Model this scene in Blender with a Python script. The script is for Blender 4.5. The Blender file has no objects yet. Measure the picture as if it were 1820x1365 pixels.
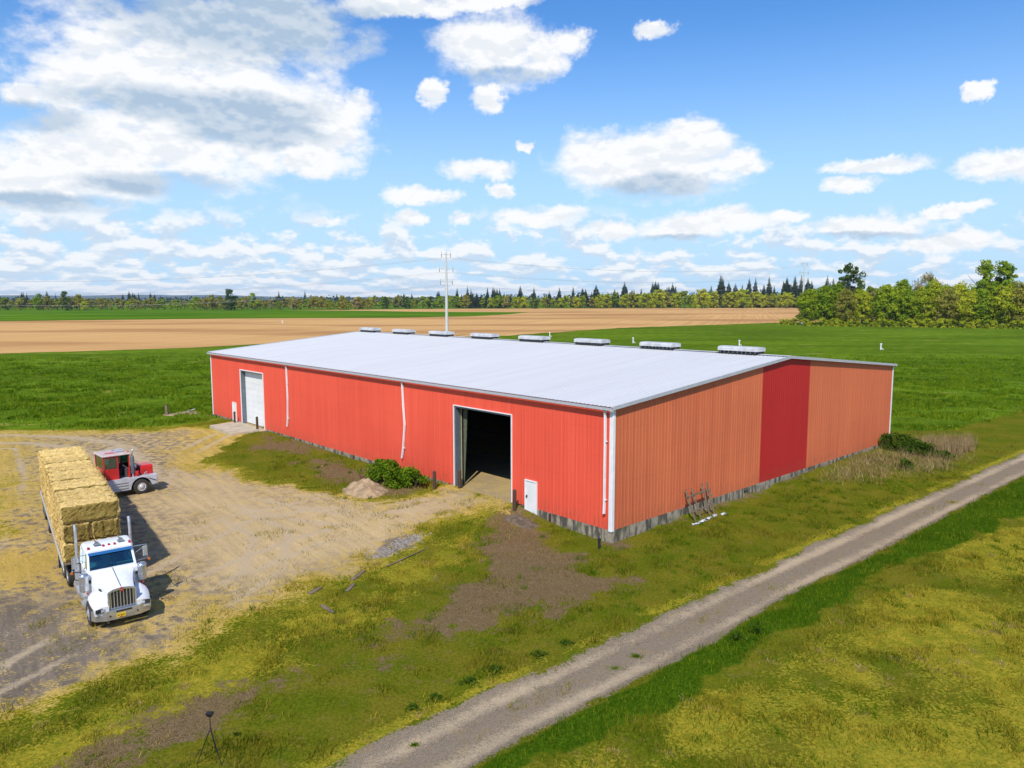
import bpy, bmesh, math, random
import numpy as np
from mathutils import Vector, Matrix, Euler

scene = bpy.context.scene
COL = scene.collection
PI = math.pi
R = math.radians

# ------------------------------------------------------------------ camera
cam_data = bpy.data.cameras.new('camera')
cam_data.sensor_width = 36.0
cam_data.lens = 26.12
cam_data.clip_end = 30000
cam = bpy.data.objects.new('camera', cam_data)
COL.objects.link(cam)
cam.matrix_world = Matrix.Translation((0, 0, 13.5)) @ Matrix.Rotation(R(90 - 6.4987), 4, 'X') @ Matrix.Rotation(-0.0011, 4, 'Z')
scene.camera = cam

# ------------------------------------------------------------------ exposure
scene.view_settings.view_transform = 'Standard'
scene.view_settings.look = 'None'
scene.view_settings.exposure = 0.15
scene.view_settings.gamma = 1.0
scene.view_settings.use_curve_mapping = False
scene.cycles.max_bounces = 6
scene.cycles.diffuse_bounces = 2
scene.cycles.glossy_bounces = 3
scene.cycles.transmission_bounces = 4
scene.cycles.transparent_max_bounces = 8
scene.cycles.volume_bounces = 0
scene.cycles.use_denoising = True

# ------------------------------------------------------------------ sun
SUN_EL = R(47)
sh = Vector((0.18, 0.984)).normalized()                       # the way the shadows fall
sun_dir = Vector((sh.x * math.cos(SUN_EL), sh.y * math.cos(SUN_EL), -math.sin(SUN_EL)))
sl = bpy.data.lights.new('sun', 'SUN')
sl.energy = 4.2
sl.angle = R(0.53)
sl.color = (1.0, 0.94, 0.84)
so = bpy.data.objects.new('sun', sl)
so.rotation_euler = sun_dir.to_track_quat('-Z', 'Y').to_euler()
so.location = (-20, -60, 80)
COL.objects.link(so)

# ------------------------------------------------------------------ sky with clouds
world = bpy.data.worlds.new('World')
scene.world = world
world.use_nodes = True
wt = world.node_tree
wt.nodes.clear()

class NT:
    """small helper for node graphs"""
    def __init__(self, tree): self.t = tree
    def n(self, typ, **kw):
        nd = self.t.nodes.new(typ)
        for k, v in kw.items(): setattr(nd, k, v)
        return nd
    def put(self, sock, v):
        if isinstance(v, bpy.types.NodeSocket): self.t.links.new(v, sock)
        elif v is not None: sock.default_value = v
    def m(self, op, a, b=None, c=None, clamp=False):
        nd = self.n('ShaderNodeMath', operation=op); nd.use_clamp = clamp
        self.put(nd.inputs[0], a); self.put(nd.inputs[1], b)
        if c is not None: self.put(nd.inputs[2], c)
        return nd.outputs[0]
    def v(self, op, a, b=None):
        nd = self.n('ShaderNodeVectorMath', operation=op)
        self.put(nd.inputs[0], a)
        if op == 'SCALE': self.put(nd.inputs[3], b)
        elif b is not None: self.put(nd.inputs[1], b)
        return nd.outputs['Value'] if op in ('DOT_PRODUCT', 'LENGTH', 'DISTANCE') else nd.outputs['Vector']
    def noise(self, vec, scale, detail=4, rough=0.55, dist=0.0, out='Fac', lac=2.0):
        nd = self.n('ShaderNodeTexNoise'); nd.noise_dimensions = '3D'
        self.put(nd.inputs['Vector'], vec); nd.inputs['Scale'].default_value = scale
        nd.inputs['Detail'].default_value = detail; nd.inputs['Roughness'].default_value = rough
        nd.inputs['Distortion'].default_value = dist; nd.inputs['Lacunarity'].default_value = lac
        return nd.outputs[out]
    def mix(self, f, a, b, blend='MIX'):
        nd = self.n('ShaderNodeMix', data_type='RGBA', blend_type=blend)
        self.put(nd.inputs[0], f); self.put(nd.inputs[6], a); self.put(nd.inputs[7], b)
        return nd.outputs[2]
    def smooth(self, x, lo, hi, a=0.0, b=1.0):
        nd = self.n('ShaderNodeMapRange', interpolation_type='SMOOTHSTEP')
        self.put(nd.inputs[0], x)
        for i, q in zip((1, 2, 3, 4), (lo, hi, a, b)): self.put(nd.inputs[i], q)
        return nd.outputs[0]
    def lin(self, x, lo, hi, a=0.0, b=1.0):
        nd = self.n('ShaderNodeMapRange')
        self.put(nd.inputs[0], x)
        for i, q in zip((1, 2, 3, 4), (lo, hi, a, b)): self.put(nd.inputs[i], q)
        return nd.outputs[0]
    def xyz(self, x, y, z):
        nd = self.n('ShaderNodeCombineXYZ')
        for i, q in enumerate((x, y, z)): self.put(nd.inputs[i], q)
        return nd.outputs[0]
    def sep(self, vec):
        nd = self.n('ShaderNodeSeparateXYZ'); self.put(nd.inputs[0], vec); return nd.outputs
    def bump(self, h, strength=0.3, dist=0.05):
        nd = self.n('ShaderNodeBump'); self.put(nd.inputs['Height'], h)
        nd.inputs['Strength'].default_value = strength; nd.inputs['Distance'].default_value = dist
        return nd.outputs[0]

W = NT(wt)
SKY_STRENGTH = 0.1
K = 1.0 / SKY_STRENGTH
# cumulus, each a lobe round its own bearing and elevation (radians), edges broken by noise
LOBES = [(-0.452,0.248,0.135,0.102),(-0.344,0.230,0.150,0.110),(-0.251,0.210,0.091,0.061),(-0.194,0.239,0.038,0.023),(-0.360,0.304,0.160,0.061),(-0.301,0.326,0.136,0.045),(-0.510,0.154,0.129,0.053),(-0.566,0.122,0.098,0.042),(-0.421,0.177,0.152,0.045),(-0.266,0.170,0.045,0.021),(-0.150,0.354,0.098,0.017),(-0.043,0.362,0.098,0.011),(-0.021,0.311,0.095,0.053),(0.037,0.302,0.045,0.036),(0.076,0.319,0.029,0.021),(-0.101,0.256,0.021,0.020),(-0.032,0.253,0.024,0.017),(0.183,0.172,0.140,0.050),(0.132,0.184,0.083,0.039),(0.235,0.197,0.061,0.032),(0.287,0.171,0.045,0.019),(-0.125,0.134,0.053,0.013),(-0.044,0.168,0.059,0.018),(-0.015,0.140,0.023,0.013),(0.015,0.195,0.017,0.008),(0.447,0.155,0.067,0.013),(0.421,0.136,0.039,0.011),(0.568,0.144,0.057,0.021),(0.547,0.226,0.020,0.011),(0.525,0.099,0.042,0.008),(0.183,0.325,0.034,0.012),(0.209,0.091,0.064,0.021),(0.282,0.102,0.068,0.017),(0.346,0.101,0.038,0.010),(0.433,0.084,0.085,0.015),(0.522,0.064,0.050,0.015),(-0.244,0.097,0.020,0.009),(-0.133,0.105,0.024,0.014),(-0.072,0.106,0.020,0.012),(-0.523,0.224,0.045,0.023),(-0.565,0.219,0.030,0.015),(0.037,0.108,0.068,0.017),(0.126,0.089,0.045,0.014),(-0.75,0.20,0.12,0.06),(0.74,0.17,0.10,0.04),(0.82,0.30,0.12,0.05)]
SHADES = [(-0.382,0.226,0.150,0.024),(-0.332,0.206,0.091,0.022),(-0.300,0.322,0.190,0.044),(-0.396,0.327,0.136,0.023),(0.190,0.142,0.076,0.018),(-0.541,0.108,0.098,0.012),(-0.436,0.137,0.091,0.014),(0.213,0.077,0.061,0.007),(0.433,0.074,0.083,0.006),(-0.021,0.278,0.076,0.011),(-0.458,0.062,0.227,0.012),(-0.556,0.200,0.061,0.015)]

def clear_sky():
    sky = W.n('ShaderNodeTexSky', sky_type='NISHITA')
    sky.sun_disc = False
    sky.sun_elevation = SUN_EL
    sky.sun_rotation = math.atan2(-sun_dir.x, -sun_dir.y)
    sky.altitude = 50
    sky.air_density = 1.15
    sky.dust_density = 0.25
    sky.ozone_density = 2.2
    hs = W.n('ShaderNodeHueSaturation')
    hs.inputs['Saturation'].default_value = 1.25
    hs.inputs['Value'].default_value = 1.22
    wt.links.new(sky.outputs[0], hs.inputs['Color'])
    # clean spring air: paler and still blue down to the horizon
    return W.mix(1.0, hs.outputs[0], (0.74, 0.95, 1.22, 1), 'MULTIPLY')
def direction():
    D = W.v('NORMALIZE', W.n('ShaderNodeTexCoord').outputs['Generated'])
    dx, dy, dz = W.sep(D)
    return D, W.m('ARCTAN2', dx, dy), W.m('ARCSINE', dz)
def background(col):
    bg = W.n('ShaderNodeBackground')
    bg.inputs['Strength'].default_value = SKY_STRENGTH
    wt.links.new(col, bg.inputs['Color'])
    return bg.outputs[0]
def cloudy(lo, hi):
    """sky between two bearings; lo None: the rest of the sky, where the same kind of cloud goes on"""
    D, az, el = direction()
    skycol = W.mix(W.smooth(el, 0.0, 0.36, 0.94, 0.0), clear_sky(), (4.7, 6.9, 9.2, 1))
    DN = W.v('MULTIPLY', D, (1.0, 1.0, 1.9))
    puff = W.noise(DN, 17.0, 6 if lo is not None else 4, 0.60)
    puff_up = W.noise(W.v('ADD', DN, (0.0, 0.0, 0.016)), 17.0, 3, 0.60)
    if lo is not None:
        wob = W.v('SUBTRACT', W.noise(D, 12.0, 5, 0.74, out='Color'), (0.5, 0.5, 0.5))
        A = W.xyz(az, el, 0.0)
        V = W.v('ADD', A, W.v('MULTIPLY', wob, (0.075, 0.045, 0.0)))
        V2 = W.v('ADD', A, W.v('MULTIPLY', wob, (0.06, 0.022, 0.0)))
        def lobes(lst, V):
            acc = None
            for a, e, ra, re in lst:
                if a + 1.8 * ra + .05 < lo or a - 1.8 * ra - .05 > hi: continue
                q = W.v('MULTIPLY', W.v('SUBTRACT', V, (a, e, 0.0)), (1 / ra, 1 / re, 0.0))
                r2 = W.v('DOT_PRODUCT', q, q)
                acc = r2 if acc is None else W.m('MINIMUM', acc, r2)
            return W.m('MULTIPLY', W.m('SUBTRACT', 1.0, acc), 1.25)
        cover = W.m('MAXIMUM', lobes(LOBES, V), -2.0)
        shade = W.smooth(W.m('MAXIMUM', lobes(SHADES, V2), -0.6), -0.6, 1.0)
    else:
        cover = W.lin(W.noise(DN, 3.2, 2, 0.55), 0.45, 0.68, -1.6, 0.9)
        shade = W.smooth(cover, 0.5, 1.0, 0.0, 0.5)
    dens = W.smooth(W.m('ADD', W.m('MINIMUM', cover, 1.3), W.m('MULTIPLY', W.m('SUBTRACT', puff, 0.5), 2.6)), -0.06, 0.98)
    # white tops, blue-grey bases
    emb = W.smooth(W.m('SUBTRACT', puff, puff_up), -0.10, 0.10)
    core = W.smooth(cover, -0.1, 1.0)
    dark = W.m('ADD', W.m('MULTIPLY', shade, 0.80), W.m('MULTIPLY', core, W.lin(emb, 0.0, 1.0, 0.24, -0.12)), clamp=True)
    cloudcol = W.mix(dark, (0.91 * K, 0.915 * K, 0.92 * K, 1), (0.40 * K, 0.52 * K, 0.66 * K, 1))
    # a sheet of flat cumulus seen edge-on above the horizon
    lel = W.m('LOGARITHM', W.m('ADD', W.m('MAXIMUM', el, 0.0), 0.034), math.e)
    P2 = W.xyz(W.m('MULTIPLY', az, 24.0), W.m('MULTIPLY', lel, 4.6), W.m('MULTIPLY', W.m('COSINE', az), 3.0))
    b1 = W.noise(P2, 0.8, 5, 0.58)
    b1u = W.noise(W.v('ADD', P2, (0.0, 0.40, 0.0)), 0.8, 3, 0.58)
    bias = W.m('ADD', W.lin(el, 0.0, 0.125, 0.13, -0.02), W.lin(az, -0.6, 0.6, 0.05, -0.07))
    band = W.m('MULTIPLY', W.smooth(W.m('ADD', b1, bias), 0.47, 0.60), W.smooth(el, 0.085, 0.130, 1.0, 0.0))
    emb2 = W.smooth(W.m('SUBTRACT', b1, b1u), -0.09, 0.09, 1.0, 0.0)
    bandcol = W.mix(W.m('MULTIPLY', emb2, 0.85), (0.90 * K, 0.91 * K, 0.92 * K, 1), (0.50 * K, 0.64 * K, 0.80 * K, 1))
    c1 = W.mix(W.m('MULTIPLY', band, 0.88), skycol, bandcol)
    return background(W.mix(W.m('MULTIPLY', dens, 0.97), c1, cloudcol))
def choose(f, a, b):
    mx = W.n('ShaderNodeMixShader')
    for i, q in enumerate((f, a, b)): wt.links.new(q, mx.inputs[i])
    return mx.outputs[0]
# the lobes near each bearing only are worked out there
_, az0, el0 = direction()
front = choose(W.m('GREATER_THAN', az0, -0.28), cloudy(-0.80, -0.28), choose(W.m('GREATER_THAN', az0, 0.11), cloudy(-0.28, 0.11), cloudy(0.11, 0.80)))
ahead = W.m('MULTIPLY', W.m('LESS_THAN', W.m('ABSOLUTE', az0), 0.80), W.m('LESS_THAN', el0, 0.50))
whole = choose(ahead, cloudy(None, None), front)
below = W.n('ShaderNodeRGB'); below.outputs[0].default_value = (5.0, 7.1, 9.3, 1)
whole = choose(W.m('GREATER_THAN', el0, -0.02), background(below.outputs[0]), whole)
wo = W.n('ShaderNodeOutputWorld')
wt.links.new(whole, wo.inputs['Surface'])
world.cycles.sampling_method = 'NONE'

# ================================================================== helpers
def link(o, parent=None):
    COL.objects.link(o)
    if parent is not None: o.parent = parent
    return o
def tag(o, label=None, cat=None, group=None, kind=None):
    if label: o['label'] = label
    if cat: o['category'] = cat
    if group: o['group'] = group
    if kind: o['kind'] = kind
    return o
def thing(name, label, cat, loc=(0, 0, 0), rz=0.0, group=None):
    o = bpy.data.objects.new(name, None)
    o.empty_display_size = 0.3
    o.location = loc; o.rotation_euler = (0, 0, rz)
    link(o)
    return tag(o, label, cat, group)
def copy_tree(o, parent=None):
    c = o.copy()
    COL.objects.link(c)
    if parent is not None: c.parent = parent
    for ch in list(o.children): copy_tree(ch, c)
    return c

class MB:
    """collects shapes and builds them as one mesh object"""
    def __init__(self): self.v = []; self.f = []; self.mi = []
    def add(self, vs, fs, mi=0):
        n = len(self.v); self.v += [tuple(q) for q in vs]
        self.f += [tuple(n + i for i in q) for q in fs]; self.mi += [mi] * len(fs)
        return self
    def box(self, c, s, rot=None, mi=0):
        x, y, z = (q / 2 for q in s)
        p = [Vector((a * x, b * y, d * z)) for a in (-1, 1) for b in (-1, 1) for d in (-1, 1)]
        if rot: p = [Euler(rot).to_matrix() @ q for q in p]
        p = [q + Vector(c) for q in p]
        return self.add(p, [(0, 1, 3, 2), (4, 6, 7, 5), (0, 4, 5, 1), (2, 3, 7, 6), (0, 2, 6, 4), (1, 5, 7, 3)], mi)
    def bar(self, a, b, w, h=None, mi=0):
        a, b = Vector(a), Vector(b); h = h or w
        d = (b - a).normalized(); up = Vector((0, 0, 1)) if abs(d.z) < .95 else Vector((1, 0, 0))
        s = d.cross(up).normalized() * w / 2; u = s.cross(d).normalized() * h / 2
        p = [q + i * s + j * u for q in (a, b) for i, j in ((-1, -1), (1, -1), (1, 1), (-1, 1))]
        return self.add(p, [(3, 2, 1, 0), (4, 5, 6, 7), (0, 1, 5, 4), (1, 2, 6, 5), (2, 3, 7, 6), (3, 0, 4, 7)], mi)
    def tube(self, pts, r, n=10, cap=True, mi=0):
        pts = [Vector(q) for q in pts]; rs = r if isinstance(r, (list, tuple)) else [r] * len(pts)
        vs, fs = [], []; prev = None
        for i, q in enumerate(pts):
            d = (pts[min(i + 1, len(pts) - 1)] - pts[max(i - 1, 0)]).normalized()
            if prev is None: prev = d.orthogonal().normalized()
            prev = (prev - d * prev.dot(d)).normalized(); w = d.cross(prev)
            for k in range(n):
                a = 2 * PI * k / n; vs.append(q + (prev * math.cos(a) + w * math.sin(a)) * rs[i])
        for i in range(len(pts) - 1):
            for k in range(n): fs.append((i * n + k, i * n + (k + 1) % n, (i + 1) * n + (k + 1) % n, (i + 1) * n + k))
        if cap:
            fs.append(tuple(range(n))[::-1]); fs.append(tuple((len(pts) - 1) * n + k for k in range(n)))
        return self.add(vs, fs, mi)
    def lathe(self, prof, n=24, axis='Y', c=(0, 0, 0), mi=0, cap=True):
        """prof: list of (radius, along)"""
        vs, fs = [], []
        for r, t in prof:
            for k in range(n):
                a = 2 * PI * k / n; q = (r * math.cos(a), t, r * math.sin(a))
                if axis == 'Z': q = (q[0], q[2], t)
                if axis == 'X': q = (t, q[0], q[2])
                vs.append((q[0] + c[0], q[1] + c[1], q[2] + c[2]))
        for i in range(len(prof) - 1):
            for k in range(n): fs.append((i * n + k, i * n + (k + 1) % n, (i + 1) * n + (k + 1) % n, (i + 1) * n + k))
        if cap:
            fs.append(tuple(range(n))[::-1]); fs.append(tuple((len(prof) - 1) * n + k for k in range(n)))
        return self.add(vs, fs, mi)
    def loft(self, rings, cap=True, close=True, mi=0):
        n = len(rings[0]); vs = [q for r in rings for q in r]; fs = []
        for i in range(len(rings) - 1):
            for k in range(n if close else n - 1): fs.append((i * n + k, i * n + (k + 1) % n, (i + 1) * n + (k + 1) % n, (i + 1) * n + k))
        if cap and close:
            fs.append(tuple(range(n))[::-1]); fs.append(tuple((len(rings) - 1) * n + k for k in range(n)))
        return self.add(vs, fs, mi)
    def prism(self, prof, y0, y1, mi=0):
        """profile in xz extruded along y"""
        return self.loft([[(x, y0, z) for x, z in prof], [(x, y1, z) for x, z in prof]], mi=mi)
    def slab(self, poly, z0, z1, mi=0):
        return self.loft([[(x, y, z0) for x, y in poly], [(x, y, z1) for x, y in poly]], mi=mi)
    def build(self, name, mat=None, parent=None, bevel=0.0, smooth=False, seg=2):
        me = bpy.data.meshes.new(name)
        me.from_pydata(self.v, [], self.f)
        mats = mat if isinstance(mat, (list, tuple)) else [mat]
        for m_ in mats:
            if m_: me.materials.append(m_)
        if any(self.mi): me.polygons.foreach_set('material_index', self.mi)
        bm = bmesh.new(); bm.from_mesh(me); bmesh.ops.recalc_face_normals(bm, faces=bm.faces); bm.to_mesh(me); bm.free()
        o = link(bpy.data.objects.new(name, me), parent)
        if smooth:
            me.polygons.foreach_set('use_smooth', [True] * len(me.polygons))
            me.set_sharp_from_angle(angle=R(38))
        if bevel:
            b = o.modifiers.new('bevel', 'BEVEL'); b.width = bevel; b.segments = seg; b.limit_method = 'ANGLE'; b.angle_limit = R(35)
        return o

def mesh_np(name, verts, faces, mat, parent=None, smooth=False):
    """fast mesh from numpy arrays; faces (n,3) or (n,4)"""
    me = bpy.data.meshes.new(name)
    nf, k = faces.shape
    me.vertices.add(len(verts)); me.vertices.foreach_set('co', np.ascontiguousarray(verts, dtype=np.float32).ravel())
    me.loops.add(nf * k); me.loops.foreach_set('vertex_index', np.ascontiguousarray(faces, dtype=np.int32).ravel())
    me.polygons.add(nf); me.polygons.foreach_set('loop_start', np.arange(0, nf * k, k, dtype=np.int32))
    if smooth: me.polygons.foreach_set('use_smooth', np.ones(nf, dtype=bool))
    me.update(calc_edges=True)
    if mat: me.materials.append(mat)
    return link(bpy.data.objects.new(name, me), parent)

# ---- value noise on numpy arrays
def _h(ix, iy, s):
    n = (ix * 374761393 + iy * 668265263 + s * 974711) & 0x7fffffff
    n = ((n ^ (n >> 13)) * 1274126177) & 0x7fffffff
    return ((n ^ (n >> 16)) & 0xffff) / 65535.0
def vnoise(x, y, s=0):
    ix = np.floor(x).astype(np.int64); iy = np.floor(y).astype(np.int64); fx = x - ix; fy = y - iy
    fx = fx * fx * (3 - 2 * fx); fy = fy * fy * (3 - 2 * fy)
    a = _h(ix, iy, s); b = _h(ix + 1, iy, s); c = _h(ix, iy + 1, s); d = _h(ix + 1, iy + 1, s)
    return (a * (1 - fx) + b * fx) * (1 - fy) + (c * (1 - fx) + d * fx) * fy
def fbm(x, y, s=0, o=4):
    t = 0; a = .5; n = 0
    for i in range(o):
        t = t + a * vnoise(x * 2 ** i, y * 2 ** i, s + i * 7); n += a; a *= .5
    return t / n
def sstep(x, lo, hi):
    t = np.clip((x - lo) / (hi - lo), 0, 1); return t * t * (3 - 2 * t)
def sdist(x, y, poly):
    """signed distance to a polygon, positive inside"""
    d = np.full(x.shape, 1e9); ins = np.zeros(x.shape, bool); n = len(poly)
    for i in range(n):
        ax, ay = poly[i]; bx, by = poly[(i + 1) % n]
        ex, ey = bx - ax, by - ay; wx, wy = x - ax, y - ay
        t = np.clip((wx * ex + wy * ey) / (ex * ex + ey * ey), 0, 1)
        d = np.minimum(d, (wx - ex * t) ** 2 + (wy - ey * t) ** 2)
        c = ((ay > y) != (by > y)) & (x < (bx - ax) * (y - ay) / (by - ay + 1e-12) + ax)
        ins ^= c
    d = np.sqrt(d); return np.where(ins, d, -d)
def pline(x, y, pts):
    """distance to a polyline"""
    d = np.full(x.shape, 1e9)
    for (ax, ay), (bx, by) in zip(pts[:-1], pts[1:]):
        ex, ey = bx - ax, by - ay; wx, wy = x - ax, y - ay
        t = np.clip((wx * ex + wy * ey) / (ex * ex + ey * ey), 0, 1)
        d = np.minimum(d, (wx - ex * t) ** 2 + (wy - ey * t) ** 2)
    return np.sqrt(d)

# ---- materials
def new_mat(name):
    m = bpy.data.materials.new(name); m.use_nodes = True
    t = m.node_tree; b = t.nodes['Principled BSDF']
    return m, NT(t), b
def mat(name, col, rough=0.6, metal=0.0, var=0.12, scale=6.0, bump=0.0, bscale=30.0, spec=0.4, col2=None, fine=0.0, coat=0.0, stretch=(1, 1, 1)):
    """painted, worn or mineral surface: colour with broad and fine variation"""
    m, N, b = new_mat(name)
    tc = N.v('MULTIPLY', N.n('ShaderNodeTexCoord').outputs['Object'], tuple(stretch))
    n1 = N.noise(tc, scale, 5, 0.6)
    c2 = col2 or tuple(q * (1 - 2.2 * var) for q in col)
    c = N.mix(N.smooth(n1, 0.32, 0.68), (*col, 1), (*c2, 1))
    if fine:
        n2 = N.noise(tc, scale * 14, 3, 0.7)
        c = N.mix(1.0, c, N.mix(n2, (1 - fine,) * 3 + (1,), (1 + fine,) * 3 + (1,)), 'MULTIPLY')
    N.t.links.new(c, b.inputs['Base Color'])
    b.inputs['Roughness'].default_value = rough; b.inputs['Metallic'].default_value = metal
    b.inputs['Specular IOR Level'].default_value = spec
    b.inputs['Coat Weight'].default_value = coat; b.inputs['Coat Roughness'].default_value = 0.08
    N.put(b.inputs['Roughness'], N.lin(n1, 0.3, 0.7, max(rough - .08, .02), min(rough + .1, 1)))
    if bump:
        N.t.links.new(N.bump(N.noise(tc, bscale, 4, 0.65), bump, 0.03), b.inputs['Normal'])
    return m
def leaf_mat(name, c1, c2, scale=0.4, trans=0.3, rnd=0.25, fine=3.0):
    """foliage: two greens in clumps, a little light passing through"""
    m = bpy.data.materials.new(name); m.use_nodes = True; t = m.node_tree; t.nodes.clear(); N = NT(t)
    tc = N.n('ShaderNodeTexCoord').outputs['Object']
    oi = N.n('ShaderNodeObjectInfo').outputs['Random']
    f = N.m('ADD', N.smooth(N.noise(tc, scale, 3, 0.6), 0.33, 0.67), N.m('MULTIPLY', N.m('SUBTRACT', oi, 0.5), rnd * 2), clamp=True)
    c = N.mix(f, (*c1, 1), (*c2, 1))
    g = N.noise(tc, fine, 2, 0.5)
    c = N.mix(1.0, c, N.mix(N.smooth(g, .3, .7), (0.7, 0.72, 0.7, 1), (1.3, 1.25, 1.1, 1)), 'MULTIPLY')
    d = N.n('ShaderNodeBsdfDiffuse'); N.put(d.inputs[0], c)
    tr = N.n('ShaderNodeBsdfTranslucent'); N.put(tr.inputs[0], N.mix(1.0, c, (1.1, 1.15, 0.5, 1), 'MULTIPLY'))
    mx = N.n('ShaderNodeMixShader'); mx.inputs[0].default_value = trans
    t.links.new(d.outputs[0], mx.inputs[1]); t.links.new(tr.outputs[0], mx.inputs[2])
    o = N.n('ShaderNodeOutputMaterial'); t.links.new(mx.outputs[0], o.inputs[0])
    return m

# ================================================================== the lie of the land
BC = (5.5156, 40.1586)          # near corner of the shed
BA = R(47.597)                  # its long wall runs this far round from the view
BL, BW = 58.32, 38.77
ZB, ZE, ZR = 0.69, 7.62, 9.34   # foot of the cladding, eave, ridge
_ca, _sa = math.cos(BA), math.sin(BA)
def to_st(x, y):
    dx_, dy_ = x - BC[0], y - BC[1]
    return -dx_ * _ca + dy_ * _sa, dx_ * _sa + dy_ * _ca
def from_st(s, t):
    return BC[0] - _ca * s + _sa * t, BC[1] + _sa * s + _ca * t

TRACK_L = [(-14, 10.5), (-5.1, 20.2), (-3.2, 22.2), (-1.4, 23.8), (0.5, 25.3), (2.8, 27.4), (4.8, 29.2), (7.6, 31.6), (13.1, 36.4), (18.8, 41.5), (27.6, 49.2), (45.0, 64.1), (75, 89), (130, 130)]
TRACK_R = [(-10.5, 10.0), (-1.2, 20.1), (0.8, 22.0), (3.2, 24.0), (4.2, 24.9), (7.9, 28.2), (13.6, 33.6), (18.3, 37.4), (25.5, 43.8), (39.4, 56.0), (72, 83), (132, 126)]
LUSH_R = [(-9, 9.0), (-0.2, 20.0), (4.0, 22.3), (6.6, 24.6), (8.4, 26.0), (11.1, 28.7), (14.1, 30.9), (19.2, 36.2), (23.0, 38.7), (33.2, 46.3), (72, 79), (134, 124)]
TRACK = TRACK_L + TRACK_R[::-1]
LUSH = TRACK_R + LUSH_R[::-1]
MID = [((a[0] + b[0]) / 2, (a[1] + b[1]) / 2) for a, b in zip(
    [TRACK_L[i] for i in (0, 1, 3, 5, 7, 8, 9, 10, 11, 12)], [TRACK_R[i] for i in (0, 1, 2, 4, 5, 6, 7, 8, 9, 10)])]
YARD = [(-78, 20), (-78, 75), (-52.6, 75.3), (-43.9, 75.3), (-33, 76.2), (-29.8, 74), (-29.1, 71.5), (-29.5, 66.0), (-26.3, 60.2), (-20.2, 54.5), (-13.7, 50.4), (-7.9, 47.6), (-5.2, 48.9), (-4.4, 51.2), (0.2, 47.0), (-0.9, 45.2), (-2.4, 44.7), (-4.9, 44.0), (-5.5, 41.7), (-7.6, 37.1), (-9.4, 34.0), (-12.0, 30.9), (-12.8, 27.7), (-14.5, 25.5), (-15.9, 23.8), (-16.5, 22.5), (-20, 14), (-78, 12)]
GREY = [(-40, 36), (-23.5, 32.7), (-22.8, 34.1), (-20.1, 32.7), (-17.6, 29.2), (-14.1, 28.7), (-14.8, 26.2), (-16.3, 24.0), (-16.6, 22.6), (-20, 14), (-45, 14)]
TAN = [(-24.8, 55.4), (-19.3, 52.0), (-13.1, 48.3), (-6.9, 46.9), (-2.2, 46.9), (-5.7, 43.3), (-7.8, 38.4), (-10.3, 35.5), (-12.6, 34.1), (-16.9, 38.0), (-21.8, 47.6)]
STRAW1 = [(-16.3, 22.3), (-14.6, 25.7), (-12.1, 31.2), (-9.5, 34.4), (-7.9, 37.1), (-7.3, 35.5), (-9.7, 31.4), (-11.6, 28.7), (-13.8, 24.4), (-15.5, 21.1)]
STRAW2 = [(-60, 72), (-46.2, 71.6), (-34.3, 52.1), (-27.1, 41.8), (-21.4, 34.1), (-23.9, 33.4), (-60, 40)]
YLAWN = [(-13.1, 24.4), (-11.2, 28.7), (-8.0, 32.7), (-3.5, 40.7), (-1.7, 42.7), (-2.3, 37.1), (-5.2, 31.4), (-8.6, 26.4), (-11.0, 22.3), (-14.9, 18), (-16, 20)]
SOIL = [[(-1.7, 43.9), (-0.4, 45.0), (1.6, 41.7), (2.7, 38.3), (5.2, 34.7), (3.8, 32.7), (1.0, 30.8), (-0.7, 30.0), (-2.7, 30.8), (-3.2, 33.3), (-0.8, 35.5), (-1.9, 40.7)],
        [(-13.0, 20.6), (-11.3, 23.0), (-9.5, 24.2), (-8.5, 24.7), (-8.6, 23.3), (-9.4, 22.0), (-10.3, 20.8), (-11.6, 19)],
        [(-24.4, 71.5), (-20.6, 68.0), (-13.2, 59.1), (-8.6, 53.6), (-5.5, 51.2), (-7.5, 48.8), (-9.5, 49.4), (-13.3, 54.2), (-18.8, 62.4), (-22.9, 66.0)],
        [(-1.4, 45.2), (-0.4, 46.4), (1.5, 44.2), (0.7, 42.0), (-0.3, 42.4)],
        [(-5.4, 28.4), (-3.8, 29.6), (-3.0, 28.2), (-4.4, 27.0)]]
LEFTG = [(-60, 60), (-41, 58), (-35, 50.5), (-28.5, 41), (-26, 36), (-40, 30), (-60, 40)]
PATH = [(-30.5, 62), (-31, 72), (-30.4, 77.5), (-28.7, 79.3), (-24.6, 74.2), (-25.6, 71.5), (-26.2, 66), (-25.5, 59)]
GRAVEL = [(-7.6, 37.5), (-7.0, 40.7), (-5.2, 41.7), (-5.3, 39.7), (-6.5, 37.9)]
# edge of the green crop in front of the ploughed land
CROP_FAR = [(-600, -10), (-300, 84), (-128.9, 186.7), (-87.0, 212.6), (-62.3, 250), (-2.1, 276.6), (50.5, 351.5), (160.5, 433.8)]

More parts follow.
